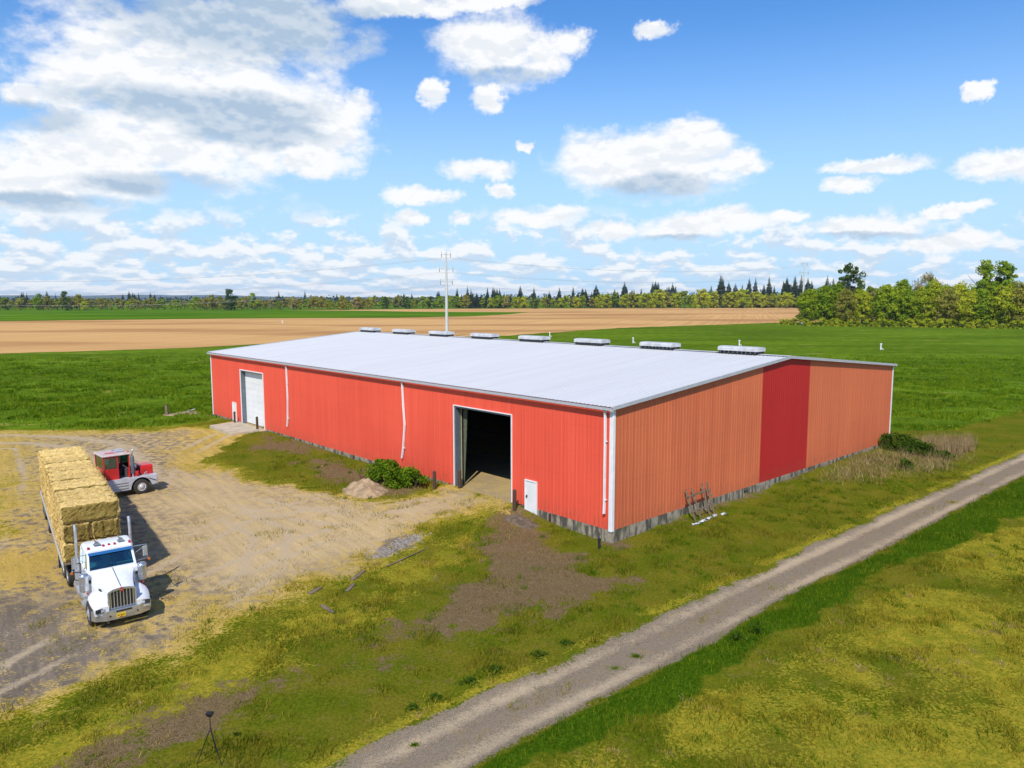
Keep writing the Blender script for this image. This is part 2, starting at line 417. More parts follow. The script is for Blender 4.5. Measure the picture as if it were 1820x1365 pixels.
def height(x, y):
    x = np.asarray(x, float); y = np.asarray(y, float)
    s, t = to_st(x, y)
    ha = np.interp(s, [-4, 0, 3.5, 5.5, 7.6, 14.6, 17, 22, 30, 34, 44, 51, 58, 66, 76], [0, 0, .0, .22, .63, .63, .46, .36, .36, .48, .58, .60, .5, .3, 0])
    hb = np.interp(t, [0, 16, 24, 30, 40, 50], [0, .06, .42, .5, .45, 0])
    da = np.maximum(-t, 0); db = np.maximum(-s, 0); dc = np.maximum(t - BW, 0); dd = np.maximum(s - BL, 0)
    inA = (t <= 0)
    wa = np.clip(1 - da / 11, 0, 1) ** 1.4 * np.clip(1 - np.maximum(dd, 0) / 14, 0, 1)
    wb = np.clip(1 - db / 9, 0, 1) ** 1.4 * (s < 0) * np.clip(1 - dc / 10, 0, 1)
    h = np.where(inA & (s >= 0), ha * wa, 0) + np.where(t > 0, hb * wb, 0)
    h = np.where((s >= 0) & (t > 0) & (s <= BL) & (t <= BW), np.minimum(np.where(t < 4, ha, .3), .55), h)
    near = np.clip(1 - np.hypot(x, y - 40) / 120, 0, 1)
    bare = sdist(x, y, TRACK)
    h = h + (fbm(x * .35, y * .35, 3) - .5) * .16 * near * (1 - sstep(bare, -1, 0.5))
    h = h - .06 * sstep(bare, -.2, .7)
    # wheel ruts in the track
    if x.ndim:
        dm = pline(x, y, MID)
        h = h - .05 * np.exp(-((dm - .85) / .28) ** 2) * sstep(bare, -.5, .5)
    h = h + .10 * sstep(sdist(x, y, LUSH), -.5, .8)
    return h
def hz(x, y): return float(height(np.array([x]), np.array([y]))[0])

def axis(lo, hi, fine_lo, fine_hi, d):
    fine = list(np.arange(fine_lo, fine_hi + 1e-6, d)); up = []; st = d; q = fine_hi
    while q < hi: st *= 1.22; q += st; up.append(min(q, hi))
    dn = []; st = d; q = fine_lo
    while q > lo: st *= 1.22; q -= st; dn.append(max(q, lo))
    return np.array(dn[::-1] + fine + up)
gx = axis(-9000, 9000, -52, 48, .25)
gy = axis(-400, 12000, 15, 82, .25)
X, Y = np.meshgrid(gx, gy)
Z = height(X, Y)
nx, ny = len(gx), len(gy)
idx = np.arange(nx * ny).reshape(ny, nx)
faces = np.stack([idx[:-1, :-1], idx[:-1, 1:], idx[1:, 1:], idx[1:, :-1]], -1).reshape(-1, 4)

def cover_masks(X, Y):
    n1 = fbm(X * .5, Y * .5, 11); n2 = fbm(X * .16, Y * .16, 21); n3 = fbm(X * 1.3, Y * 1.3, 31)
    j = (n1 - .5) * 2.6 + (n3 - .5) * 1.2
    dy_ = sdist(X, Y, YARD) + j * 1.2
    yard = sstep(dy_, -2.2, 2.0)
    leftg = sstep(sdist(X, Y, LEFTG) + j * 2.5, -3, 2.5); yard = yard * (1 - .62 * leftg)
    yard = np.maximum(yard, .95 * sstep(sdist(X, Y, PATH) + j, -.8, .8))
    track = sstep(sdist(X, Y, TRACK) + j * .3, -.4, .35)
    lush = sstep(sdist(X, Y, LUSH) + j * .55, -.3, .5) * (1 - track)
    dl = sdist(X, Y, TRACK)
    soil = np.zeros_like(X)
    for k, p in enumerate(SOIL): soil = np.maximum(soil, sstep(sdist(X, Y, p) + j * 1.9, -1.5, 1.6) * (.95 if k in (0, 2, 3) else .8))
    soil = soil * (1 - yard)
    s, t = to_st(X, Y)
    wallfoot = np.exp(-np.maximum(-t, 0) / .8) * (t < .5) * (s > -1) * (s < 60) + np.exp(-np.maximum(-s, 0) / .6) * (s < .5) * (t > 0) * (t < 40)
    soil = np.maximum(soil, .75 * wallfoot * (1 - yard) * sstep(n1, .3, .6))
    grey = sstep(sdist(X, Y, GREY) + j * 2, -2.5, 2.5) * .95
    grey = np.maximum(grey, sstep(sdist(X, Y, GRAVEL) + j * .5, -.4, .4))
    yard = np.maximum(yard, .9 * sstep(sdist(X, Y, GRAVEL) + j * .5, -.4, .4))
    edge = np.exp(-np.maximum(dy_, 0) / 2.2)
    straw = np.clip(.15 + .8 * edge + .9 * sstep(sdist(X, Y, STRAW1) + j, -1, 1) + .8 * sstep(sdist(X, Y, STRAW2) + j * 2, -3, 3) + (n2 - .5) * 1.1, 0, 1) * (1 - .75 * grey)
    tan = sstep(sdist(X, Y, TAN) + j * 2, -5, 3)
    straw = straw * (1 - .8 * tan)
    # old turning loops worn by wheels, along the far side of the yard
    loops = np.minimum(pline(X, Y, [(-60, 73.4), (-50, 73.6), (-44, 72.6), (-38, 69.6), (-33, 64), (-28, 57)]), pline(X, Y, [(-60, 69), (-46, 69.5), (-40, 67), (-34, 60)]))
    rut = np.exp(-(loops / .9) ** 2) * .9
    for ln in ([(-24, 15), (-19, 24), (-15.5, 33), (-11.5, 40.5), (-7, 45), (-2, 47.6), (0, 49)], [(-20, 24), (-19, 36), (-17, 45), (-13, 48.3), (-8, 46.3), (-3, 47.4)], [(-36, 67), (-28, 58), (-20, 50), (-12, 45), (-6, 43)], [(-22, 22), (-25, 32), (-31, 43), (-38, 55), (-46, 66)], [(-14, 30), (-12.5, 36), (-14, 42), (-19, 47), (-26, 52), (-29, 62), (-28.5, 72)]):
        dr_ = np.abs(pline(X, Y, ln) - .95); rut = np.maximum(rut, .8 * np.exp(-(dr_ / .3) ** 2) * (.25 + 1.1 * sstep(fbm(X * .13, Y * .13, 91), .3, .65)))
    rut = rut * yard
    # bottom right rough lawn is yellow, so is the ground beside the old yard
    dry = sstep(sdist(X, Y, YLAWN) + j * 1.6, -1.5, 1.8) * .9
    right = sstep(sdist(X, Y, LUSH_R + [(300, 60), (200, -100), (-20, -100)]) + j * .8, -.5, 1.2)
    dry = np.maximum(dry, right * np.clip(.72 + (n2 - .5) * 2.4 + (n1 - .5) * 1.4, 0, 1))
    fringe = np.exp(-np.maximum(-dy_, 0) / 1.9) * (.55 + .9 * (n2 - .2)); dry = np.maximum(dry, np.clip(np.maximum(fringe, .8 * leftg), 0, 1))
    mid_grass = np.exp(-(pline(X, Y, MID) / .35) ** 2) * track * sstep(fbm(X * .3, Y * .3, 63), .42, .66)
    verge = np.exp(-np.abs(dl + .45) / .38) * (pline(X, Y, TRACK_L) < 2.0) * sstep(n1, .25, .5)
    dry = np.maximum(dry, np.where(dl < .1, verge, 0))
    dm = pline(X, Y, MID)
    pale = np.exp(-((dm - .85) / .42) ** 2) * track * (.55 + .9 * (fbm(X * .25, Y * .25, 77) - .25))
    # crop: left behind the yard and right behind the shed
    crop = sstep(sdist(X, Y, [(-700, 76.5), (-60, 76.5), (-44, 77.0), (-34, 78.5), (-31.5, 80.5), (-30, 92), (0, 100), (20, 90), (35, 74.5), (46, 76), (80, 105), (150, 155), (400, 250), (700, 900), (-700, 900)]) + j * .5, -.6, 1.0)
    return dict(yard=yard, straw=straw * 1.0, soil=soil, track=track, lush=lush, dry=dry, grey=grey, pale=np.maximum(pale, rut), crop=crop, tan=tan, mid=mid_grass)
MASK = cover_masks(X, Y)

def _cell(ax, q):
    i = np.clip(np.searchsorted(ax, q) - 1, 0, len(ax) - 2); return i, (q - ax[i]) / (ax[i + 1] - ax[i])
def look(tab, x, y):
    """read a table on the ground grid"""
    i, u = _cell(gx, x); j, v = _cell(gy, y)
    return (tab[j, i] * (1 - u) + tab[j, i + 1] * u) * (1 - v) + (tab[j + 1, i] * (1 - u) + tab[j + 1, i + 1] * u) * v
# ---- ground material: what lies on the soil is read from the three attributes
gm, N, gb = new_mat('ground_cover')
def attr(nm):
    a = N.n('ShaderNodeAttribute'); a.attribute_name = nm
    return N.sep(a.outputs['Vector'])
a1, a2, a3 = attr('cover_a'), attr('cover_b'), attr('cover_c')
P = N.n('ShaderNodeNewGeometry').outputs['Position']
nb = N.noise(P, 0.35, 4, 0.6); nm_ = N.noise(P, 1.7, 5, 0.65); nf = N.noise(P, 9.0, 4, 0.7); nff = N.noise(P, 34.0, 3, 0.75)
brk = N.m('ADD', N.m('MULTIPLY', N.m('SUBTRACT', nm_, 0.5), 2.6), N.m('MULTIPLY', N.m('SUBTRACT', nf, 0.5), 2.4))
def cut(w, lo=0.32, hi=0.68): return N.smooth(N.m('ADD', w, N.m('MULTIPLY', brk, N.m('SUBTRACT', 1.0, N.m('ABSOLUTE', N.m('SUBTRACT', N.m('MULTIPLY', w, 2.0), 1.0))))), lo, hi)
def two(n, a, b, lo=.34, hi=.66): return N.mix(N.smooth(n, lo, hi), (*a, 1), (*b, 1))
grass = N.mix(N.smooth(nb, .36, .64), two(nf, (.062, .090, .004), (.125, .148, .008)), two(nf, (.105, .104, .008), (.190, .165, .016)))
grass = N.mix(N.smooth(nm_, .54, .70, 0, .7), grass, two(nf, (.13, .095, .025), (.21, .155, .05)))
dryc = N.mix(N.smooth(nm_, .36, .64), two(nf, (.220, .184, .014), (.390, .308, .030)), two(nf, (.135, .146, .010), (.255, .232, .020)))
dryc = N.mix(N.smooth(nb, .54, .70, 0, .55), dryc, two(nf, (.075, .105, .005), (.150, .170, .010)))
dryc = N.mix(N.smooth(nf, .60, .72, 0, .7), dryc, (.34, .20, .06, 1))
col = N.mix(cut(a2[2]), grass, dryc)
lushc = two(nf, (.022, .055, .002), (.060, .115, .005))
cropc = N.mix(N.smooth(nb, .38, .62), two(nf, (.050, .098, .005), (.100, .168, .010)), two(nf, (.076, .140, .008), (.148, .220, .016)))
far_n = N.noise(N.v('MULTIPLY', P, (0.3, 1.0, 1.0)), 0.05, 4, 0.6)
cropc = N.mix(1.0, cropc, N.mix(N.smooth(far_n, .35, .65), (.78, .80, .8, 1), (1.25, 1.2, 1.1, 1)), 'MULTIPLY')
cropc = N.mix(N.smooth(N.noise(N.v('MULTIPLY', P, (0.35, 1.0, 1.0)), 0.22, 4, 0.65), .60, .68, 0, .7), cropc, (.30, .25, .06, 1))
col = N.mix(cut(a3[1]), col, cropc)
soilc = N.mix(N.smooth(nff, .38, .64), two(nf, (.055, .034, .018), (.115, .073, .038)), (.25, .175, .085, 1))
soilc = N.mix(N.smooth(nm_, .55, .68, 0, .5), soilc, (.22, .155, .085, 1))
col = N.mix(cut(a1[2]), col, soilc)
# the yard: gravel, sand and trodden straw, streaked along the way the trucks drive
rotP = N.n('ShaderNodeVectorRotate'); rotP.inputs['Angle'].default_value = R(52); N.put(rotP.inputs['Vector'], P); rotP.rotation_type = 'Z_AXIS'
st_ = N.noise(N.v('MULTIPLY', rotP.outputs[0], (0.22, 2.4, 1.0)), 1.0, 5, 0.65)
gravel = N.mix(N.smooth(nff, .3, .7), two(nf, (.115, .092, .070), (.240, .190, .140)), two(st_, (.24, .19, .145), (.13, .105, .08)))
tanc = N.mix(N.smooth(st_, .38, .62), two(nf, (.45, .325, .165), (.61, .455, .240)), two(nf, (.53, .395, .210), (.37, .270, .145)))
ydc = N.mix(a3[2], N.mix(N.smooth(nm_, .38, .62), gravel, tanc), tanc)
ydc = N.mix(cut(a3[0], .25, .8), ydc, gravel)
strawc = N.mix(N.smooth(nff, .32, .68), two(nf, (.40, .265, .060), (.66, .455, .125)), two(st_, (.50, .34, .085), (.26, .195, .045)))
ydc = N.mix(N.smooth(N.m('ADD', a1[1], brk), .22, .85), ydc, strawc)
col = N.mix(cut(a1[0]), col, ydc)
trc = N.mix(N.smooth(nff, .36, .64), two(nf, (.112, .084, .060), (.210, .160, .112)), (.30, .24, .165, 1))
trc = N.mix(N.smooth(nm_, .52, .70, 0, .45), trc, (.27, .19, .075, 1))
col = N.mix(cut(a2[0]), col, trc)
palec = N.mix(N.smooth(nff, .3, .7), (.37, .285, .18, 1), (.55, .43, .28, 1))
pa = N.n('ShaderNodeAttribute'); pa.attribute_name = 'pale'
col = N.mix(N.m('MULTIPLY', N.smooth(N.m('ADD', pa.outputs['Fac'], N.m('MULTIPLY', brk, 0.35)), .20, 1.0), 0.85), col, palec)
col = N.mix(cut(a2[1]), col, lushc)
col = N.mix(1.0, col, N.mix(nff, (.62, .62, .62, 1), (1.38, 1.38, 1.38, 1)), 'MULTIPLY')
N.t.links.new(col, gb.inputs['Base Color'])
gb.inputs['Roughness'].default_value = 1.0; gb.inputs['Specular IOR Level'].default_value = .0
hgt = N.m('ADD', N.m('MULTIPLY', nf, .6), N.m('MULTIPLY', nff, .5))
N.t.links.new(N.bump(hgt, .55, .06), gb.inputs['Normal'])

ground = mesh_np('ground', np.stack([X, Y, Z], -1).reshape(-1, 3), faces, gm, smooth=True)
def set_attr(o, nm, r, g, b):
    at = o.data.attributes.new(nm, 'FLOAT_VECTOR', 'POINT')
    at.data.foreach_set('vector', np.stack([r, g, b], -1).astype(np.float32).ravel())
set_attr(ground, 'cover_a', MASK['yard'], MASK['straw'], MASK['soil'])
set_attr(ground, 'cover_b', MASK['track'], MASK['lush'], MASK['dry'])
set_attr(ground, 'cover_c', MASK['grey'], MASK['crop'], MASK['tan'])
at = ground.data.attributes.new('pale', 'FLOAT', 'POINT'); at.data.foreach_set('value', MASK['pale'].astype(np.float32).ravel())
tag(ground, kind='structure')

# ---- fields beyond: sheets lying a little above the ground
def sheet(name, poly, z, m):
    bm = bmesh.new(); f = bm.faces.new([bm.verts.new((x, y, z)) for x, y in poly])
    bmesh.ops.triangulate(bm, faces=[f]); me = bpy.data.meshes.new(name); bm.to_mesh(me); bm.free()
    me.materials.append(m); o = link(bpy.data.objects.new(name, me)); tag(o, kind='structure'); return o
def wavy(pts, amp, seed, step=6):
    out = []; rnd = random.Random(seed)
    for (a, b) in zip(pts[:-1], pts[1:]):
        n = max(1, int(math.hypot(b[0] - a[0], b[1] - a[1]) / step))
        for i in range(n):
            t = i / n; out.append((a[0] + (b[0] - a[0]) * t + rnd.uniform(-amp, amp), a[1] + (b[1] - a[1]) * t + rnd.uniform(-amp, amp)))
    return out + [pts[-1]]
pm, N, pb = new_mat('ploughed_soil')
P = N.n('ShaderNodeNewGeometry').outputs['Position']
rw = N.n('ShaderNodeVectorRotate'); rw.rotation_type = 'Z_AXIS'; rw.inputs['Angle'].default_value = R(-72); N.put(rw.inputs['Vector'], P)
row = N.noise(N.v('MULTIPLY', rw.outputs[0], (0.006, 0.55, 1)), 1.0, 5, 0.6)
big = N.noise(N.v('MULTIPLY', P, (0.35, 1.0, 1)), 0.012, 3, 0.55)
c = N.mix(N.smooth(row, .35, .65), (.64, .375, .150, 1), (.50, .290, .115, 1))
c = N.mix(N.smooth(big, .46, .62, 0, .8), c, (.36, .185, .075, 1))
N.t.links.new(c, pb.inputs['Base Color']); pb.inputs['Roughness'].default_value = 1; pb.inputs['Specular IOR Level'].default_value = 0
fm, N, fb = new_mat('far_crop')
P = N.n('ShaderNodeNewGeometry').outputs['Position']
c = N.mix(N.smooth(N.noise(N.v('MULTIPLY', P, (0.4, 1, 1)), 0.02, 4, .6), .35, .65), (.050, .135, .004, 1), (.110, .200, .010, 1))
N.t.links.new(c, fb.inputs['Base Color']); fb.inputs['Roughness'].default_value = 1; fb.inputs['Specular IOR Level'].default_value = 0
sheet('ploughed_field', wavy(CROP_FAR + [(300, 500)], 1.1, 4, 4) + [(700, 900), (1100, 1240), (-100, 1160), (-900, 1100), (-2200, 900)], .05, pm)
sheet('green_field', wavy([(-900, 330), (-326, 474), (-240, 520), (-160, 545), (-87, 553), (-30, 600), (0, 690), (18, 785)], 1.5, 5, 12) + [(-40, 800), (-110, 830), (-180, 900), (-300, 960), (-700, 960), (-2200, 900)], .12, fm)
sheet('grass_strip', [(-2500, 880), (-700, 930), (-260, 965), (-100, 1080), (200, 1150), (620, 1180), (1200, 1200), (2600, 1700), (2600, 2600), (-2500, 2600)], .2, fm)

# ================================================================== the storage shed
def clad_mat(name, c1, c2, seed, streak=0.25, rough=.55):
    """coated steel cladding: each sheet weathered a little differently, faint runs down it"""
    m, N, b = new_mat(name)
    o = N.n('ShaderNodeTexCoord').outputs['Object']
    x, y, z = N.sep(o)
    along = N.m('ADD', x, y)
    sheet_i = N.m('FLOOR', N.m('DIVIDE', along, 0.914))
    wn = N.n('ShaderNodeTexWhiteNoise'); wn.noise_dimensions = '1D'; N.put(wn.inputs['W'], N.m('ADD', sheet_i, seed))
    run = N.noise(N.xyz(N.m('MULTIPLY', along, 3.0), seed, N.m('MULTIPLY', z, .12)), 1.0, 5, .65)
    big = N.noise(N.xyz(N.m('MULTIPLY', along, .12), seed + 3.0, N.m('MULTIPLY', z, .2)), 1.0, 3, .5)
    f = N.m('ADD', N.m('MULTIPLY', wn.outputs['Value'], streak), N.m('MULTIPLY', N.smooth(run, .3, .7), .55))
    f = N.m('ADD', f, N.m('MULTIPLY', N.smooth(big, .3, .7), .35), clamp=True)
    c = N.mix(f, (*c1, 1), (*c2, 1))
    gr = N.noise(N.xyz(N.m('MULTIPLY', along, 6.0), 0.0, N.m('MULTIPLY', z, 1.2)), 1.0, 4, .7)
    grime = N.m('MULTIPLY', N.smooth(z, ZB, ZB + 1.1, 1.0, 0.0), N.smooth(gr, .42, .66, 0.0, .5))
    c = N.mix(grime, c, (.22, .08, .05, 1))
    lap = N.smooth(N.m('ABSOLUTE', N.m('SUBTRACT', N.m('FRACT', N.m('DIVIDE', along, .914)), .5)), .475, .495, 0.0, .30)
    row = N.smooth(N.m('ABSOLUTE', N.m('SUBTRACT', N.m('FRACT', N.m('DIVIDE', N.m('SUBTRACT', z, .25), 1.52)), .5)), .485, .495, 0.0, .16)
    c = N.mix(N.m('MAXIMUM', lap, row), c, N.mix(1.0, c, (.45, .42, .42, 1), 'MULTIPLY'))
    N.t.links.new(c, b.inputs['Base Color'])
    b.inputs['Roughness'].default_value = rough; b.inputs['Specular IOR Level'].default_value = .3
    N.t.links.new(N.bump(N.noise(N.xyz(N.m('MULTIPLY', along, .9), seed, N.m('MULTIPLY', z, .5)), 1.0, 3, .5), .25, .08), b.inputs['Normal'])
    return m
M = {}
M['red'] = clad_mat('red_cladding', (.84, .112, .060), (.70, .082, .044), 1.0)
M['orange'] = clad_mat('faded_orange_cladding', (.69, .178, .072), (.53, .125, .052), 7.0)
M['deepred'] = clad_mat('new_red_cladding', (.47, .020, .017), (.41, .016, .015), 13.0, .1)
M['white'] = mat('white_trim', (.82, .82, .82), .45, var=.05, scale=2)
M['ventgrey'] = mat('weathered_vent_metal', (.60, .60, .60), .5, var=.14, scale=1.5)
M['jamb'] = mat('blue_grey_steel', (.16, .20, .24), .5, metal=.3, var=.12)
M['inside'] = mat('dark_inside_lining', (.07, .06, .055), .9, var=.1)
M['door_white'] = mat('white_door_paint', (.80, .81, .80), .5, var=.05, scale=.8)
M['dark'] = mat('dark_rubber', (.02, .02, .02), .7)
M['rust'] = mat('rusty_steel', (.10, .055, .040), .85, var=.25, scale=9, bump=.2)
M['green_metal'] = mat('green_painted_steel', (.10, .17, .12), .6)
rm, N, rb = new_mat('white_roof_sheet')
o_ = N.n('ShaderNodeTexCoord').outputs['Object']
x_, y_, z_ = N.sep(o_)
wn = N.n('ShaderNodeTexWhiteNoise'); wn.noise_dimensions = '1D'; N.put(wn.inputs['W'], N.m('FLOOR', N.m('DIVIDE', x_, .914)))
rn = N.noise(N.xyz(N.m('MULTIPLY', x_, 2.0), N.m('MULTIPLY', y_, .1), 0.0), 1.0, 5, .65)
f_ = N.m('ADD', N.m('MULTIPLY', wn.outputs['Value'], .35), N.m('MULTIPLY', N.smooth(rn, .35, .7), .5), clamp=True)
N.t.links.new(N.mix(f_, (.57, .57, .57, 1), (.50, .50, .505, 1)), rb.inputs['Base Color'])
rb.inputs['Roughness'].default_value = .55; rb.inputs['Metallic'].default_value = .0; rb.inputs['Specular IOR Level'].default_value = .3
M['roof'] = rm
cm, N, cb = new_mat('stained_concrete')
o_ = N.n('ShaderNodeTexCoord').outputs['Object']; x_, y_, z_ = N.sep(o_)
al = N.m('ADD', x_, y_)
rn = N.noise(N.xyz(N.m('MULTIPLY', al, 2.6), 0.0, N.m('MULTIPLY', z_, .6)), 1.0, 5, .65)
c = N.mix(N.smooth(N.noise(o_, 3.0, 5, .6), .3, .7), (.37, .32, .235, 1), (.24, .205, .15, 1))
c = N.mix(N.smooth(rn, .44, .58, 0, .9), c, (.050, .046, .036, 1))
c = N.mix(N.smooth(N.noise(o_, 1.1, 3, .6), .56, .72, 0, .6), c, (.12, .13, .05, 1))
N.t.links.new(c, cb.inputs['Base Color']); cb.inputs['Roughness'].default_value = .9
N.t.links.new(N.bump(N.noise(o_, 14, 4, .7), .3, .02), cb.inputs['Normal'])
M['concrete'] = cm
sm, N, sb = new_mat('straw_strewn_floor')
o_ = N.n('ShaderNodeTexCoord').outputs['Object']
c = N.mix(N.smooth(N.noise(o_, .5, 6, .7), .4, .6), (.50, .36, .13, 1), (.36, .27, .15, 1))
c = N.mix(N.smooth(N.noise(o_, 20, 3, .7), .4, .65), c, (.28, .20, .09, 1))
N.t.links.new(c, sb.inputs['Base Color']); sb.inputs['Roughness'].default_value = .95
M['floor'] = sm

barn = thing('storage_shed', 'long red steel storage shed with white roof and open bay door', 'shed', (BC[0], BC[1], 0), -BA)
# local axes: x = -s (towards the track), y = t (into the shed)
PITCH, RIB = .3048, .022
def rib_line(a, b, extra=()):
    """breakpoints along a ribbed sheet between a and b with their depth"""
    pts = []; k0 = math.floor(a / PITCH) - 1; k1 = math.ceil(b / PITCH) + 1
    for k in range(k0, k1):
        q = k * PITCH
        pts += [(q, 0), (q + .20, 0), (q + .225, RIB), (q + .28, RIB)]
    pts.append((k1 * PITCH, 0))
    P_ = [p for p, _ in pts]; D_ = [d for _, d in pts]
    xs = sorted(set([round(p, 4) for p in P_ if a < p < b] + [a, b] + [e for e in extra if a < e < b]))
    return [(x, float(np.interp(x, P_, D_))) for x in xs]
def roof_z(t): return ZE + (ZR - ZE) * (1 - abs(t - BW / 2) / (BW / 2))
def ribbed_wall(name, a, b, pos_,  z0, top, openings, m, parent, depth=.6):
    """pos(u, d) -> xy of a point u along the wall standing d proud of it; openings (u0, u1, z0, z1)"""
    pos = lambda u, d: pos_(u, d * depth)
    ex = [o[0] for o in openings] + [o[1] for o in openings]
    line = rib_line(a, b, ex); mb = MB()
    for (u0, d0), (u1, d1) in zip(line[:-1], line[1:]):
        mid = (u0 + u1) / 2; spans = [(z0, None)]
        for (o0, o1, oz0, oz1) in openings:
            if o0 < mid < o1: spans = ([(z0, oz0)] if oz0 > z0 + .01 else []) + [(oz1, None)]
        for (za, zb_) in spans:
            ta, tb = (top(u0), top(u1)) if zb_ is None else (zb_, zb_)
            p0, p1 = pos(u0, d0), pos(u1, d1)
            mb.add([(*p0, za), (*p1, za), (*p1, tb), (*p0, ta)], [(0, 1, 2, 3)])
    return mb.build(name, m, parent)
S_OPEN = (8.20, 14.06, 0.0, 6.27)
S_LEFT = (44.76, 50.2, 0.0, 6.2)
S_MAN1 = (5.90, 6.92, 0.0, 2.38)
S_MAN2 = (51.68, 52.60, 0.0, 2.60)
wa = ribbed_wall('front_wall', 0.0, BL, lambda u, d: (-u, -d), ZB, lambda u: ZE, [S_OPEN, S_LEFT, S_MAN1, S_MAN2], M['red'], barn)
wa['label'] = 'bright red ribbed long wall'
gx_ = lambda u, d: (d, u)
for a, b, m, lb in ((0, 15.95, 'orange', 'faded orange near part of the gable wall'), (15.95, 22.88, 'deepred', 'deep red strip of newer gable cladding'), (22.88, BW, 'orange', 'faded orange far part of the gable wall')):
    g = ribbed_wall('gable_wall', a, b, gx_, ZB, lambda u: roof_z(u) - .02, [], M[m], barn); g['label'] = lb
ribbed_wall('back_wall', 0, BL, lambda u, d: (-u, BW + d), ZB, lambda u: ZE, [], M['red'], barn)
ribbed_wall('gable_wall', 0, BW, lambda u, d: (-BL - d, u), ZB, lambda u: roof_z(u) - .02, [], M['orange'], barn)
# lining keeps the inside dark
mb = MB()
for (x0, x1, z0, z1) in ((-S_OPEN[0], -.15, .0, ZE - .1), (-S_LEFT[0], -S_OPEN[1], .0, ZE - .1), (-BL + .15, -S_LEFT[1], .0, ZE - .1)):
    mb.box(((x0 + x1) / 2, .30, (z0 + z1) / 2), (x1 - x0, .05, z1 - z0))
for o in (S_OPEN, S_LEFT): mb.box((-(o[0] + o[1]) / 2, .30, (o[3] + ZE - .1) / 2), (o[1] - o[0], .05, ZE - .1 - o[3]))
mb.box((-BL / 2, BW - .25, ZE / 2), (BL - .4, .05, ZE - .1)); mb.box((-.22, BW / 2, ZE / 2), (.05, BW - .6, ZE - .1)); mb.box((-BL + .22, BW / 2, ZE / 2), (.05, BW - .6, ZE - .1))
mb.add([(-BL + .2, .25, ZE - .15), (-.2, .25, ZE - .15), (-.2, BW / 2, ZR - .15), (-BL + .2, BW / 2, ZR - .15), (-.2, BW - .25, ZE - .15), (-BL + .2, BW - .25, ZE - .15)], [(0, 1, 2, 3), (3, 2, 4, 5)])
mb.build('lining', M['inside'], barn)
MB().box((-BL / 2, BW / 2, .29), (BL - .5, BW - .46, .60)).build('floor', M['floor'], barn)
MB().box((-(S_OPEN[0] + S_OPEN[1]) / 2, .1, .285), (S_OPEN[1] - S_OPEN[0] - .25, .3, .58)).build('threshold', M['floor'], barn)
for k in range(1, 8):       # steel portal frames seen dimly through the bay
    x = -k * 7.45
    if -S_OPEN[1] < x < -S_OPEN[0]: x = -S_OPEN[1] - .3
    mb = MB(); mb.bar((x, .6, .6), (x, .9, 7.2), .3, .3); mb.bar((x, .9, 7.2), (x, BW / 2, 8.9), .25, .45); mb.bar((x, BW / 2, 8.9), (x, BW - .9, 7.2), .25, .45); mb.bar((x, BW - .6, .6), (x, BW - .9, 7.2), .3, .3)
    mb.build('portal_frame', M['jamb'], barn)
# roof: two ribbed slopes
OV = .22
for sgn, nm_lab in ((0, 'near slope of the white ribbed roof'), (1, 'far slope of the white ribbed roof')):
    line = rib_line(-BL - OV, OV); mb = MB()
    def rp(u, t, d): return (u, t, roof_z(t) + .05 + d * 1.3)
    t0, t1 = (-OV, BW / 2) if sgn == 0 else (BW + OV, BW / 2)
    def rz_(t):
        return ZE + (ZR - ZE) * (1 - abs(t - BW / 2) / (BW / 2)) + .06
    for (u0, d0), (u1, d1) in zip(line[:-1], line[1:]):
        for ta, tb in ((t0, (t0 + t1) / 2), ((t0 + t1) / 2, t1)):
            mb.add([(u0, ta, rz_(ta) + d0 * 1.4), (u1, ta, rz_(ta) + d1 * 1.4), (u1, tb, rz_(tb) + d1 * 1.4), (u0, tb, rz_(tb) + d0 * 1.4)], [(0, 1, 2, 3)])
    r_ = mb.build('roof', M['roof'], barn); r_['label'] = nm_lab
mb = MB()
for s_ in (-1, 1):
    mb.add([(-BL - .25, BW / 2, ZR + .13), (.25, BW / 2, ZR + .13), (.25, BW / 2 + s_ * .35, ZR + .105), (-BL - .25, BW / 2 + s_ * .35, ZR + .105)], [(0, 1, 2, 3)])
mb.build('ridge_cap', M['roof'], barn)
# trim
M['gutter'] = mat('grey_gutter', (.46, .48, .50), .45, var=.08)
for t, s_ in ((-OV - .07, -1), (BW + OV + .07, 1)):
    mb = MB(); mb.loft([[(x, t - .07, rz_(0) - .20), (x, t + .07, rz_(0) - .20), (x, t + .07, rz_(0) - .06), (x, t - .07, rz_(0) - .045)] for x in (-BL - OV, OV)])
    mb.build('gutter', M['gutter'], barn)
for x in (OV + .02, -BL - OV - .02):
    for ta, tb in ((-OV, BW / 2), (BW + OV, BW / 2)):
        mb = MB(); mb.bar((x, ta, rz_(ta) - .03), (x, tb, rz_(tb) - .03), .07, .20); mb.build('rake_trim', M['gutter'], barn)
for x, y in ((0, 0), (-BL, 0), (0, BW), (-BL, BW)):
    sx, sy = (1 if x == 0 else -1), (-1 if y == 0 else 1)
    mb = MB(); mb.box((x - sx * .07, y + sy * .045, (ZB + ZE) / 2 - .06), (.20, .03, ZE - ZB)); mb.box((x + sx * .045, y - sy * .07, (ZB + ZE) / 2 - .06), (.03, .20, ZE - ZB))
    mb.build('corner_trim', M['white'], barn)
mb = MB(); mb.bar((-BL, -.036, ZB), (0, -.036, ZB), .03, .05)
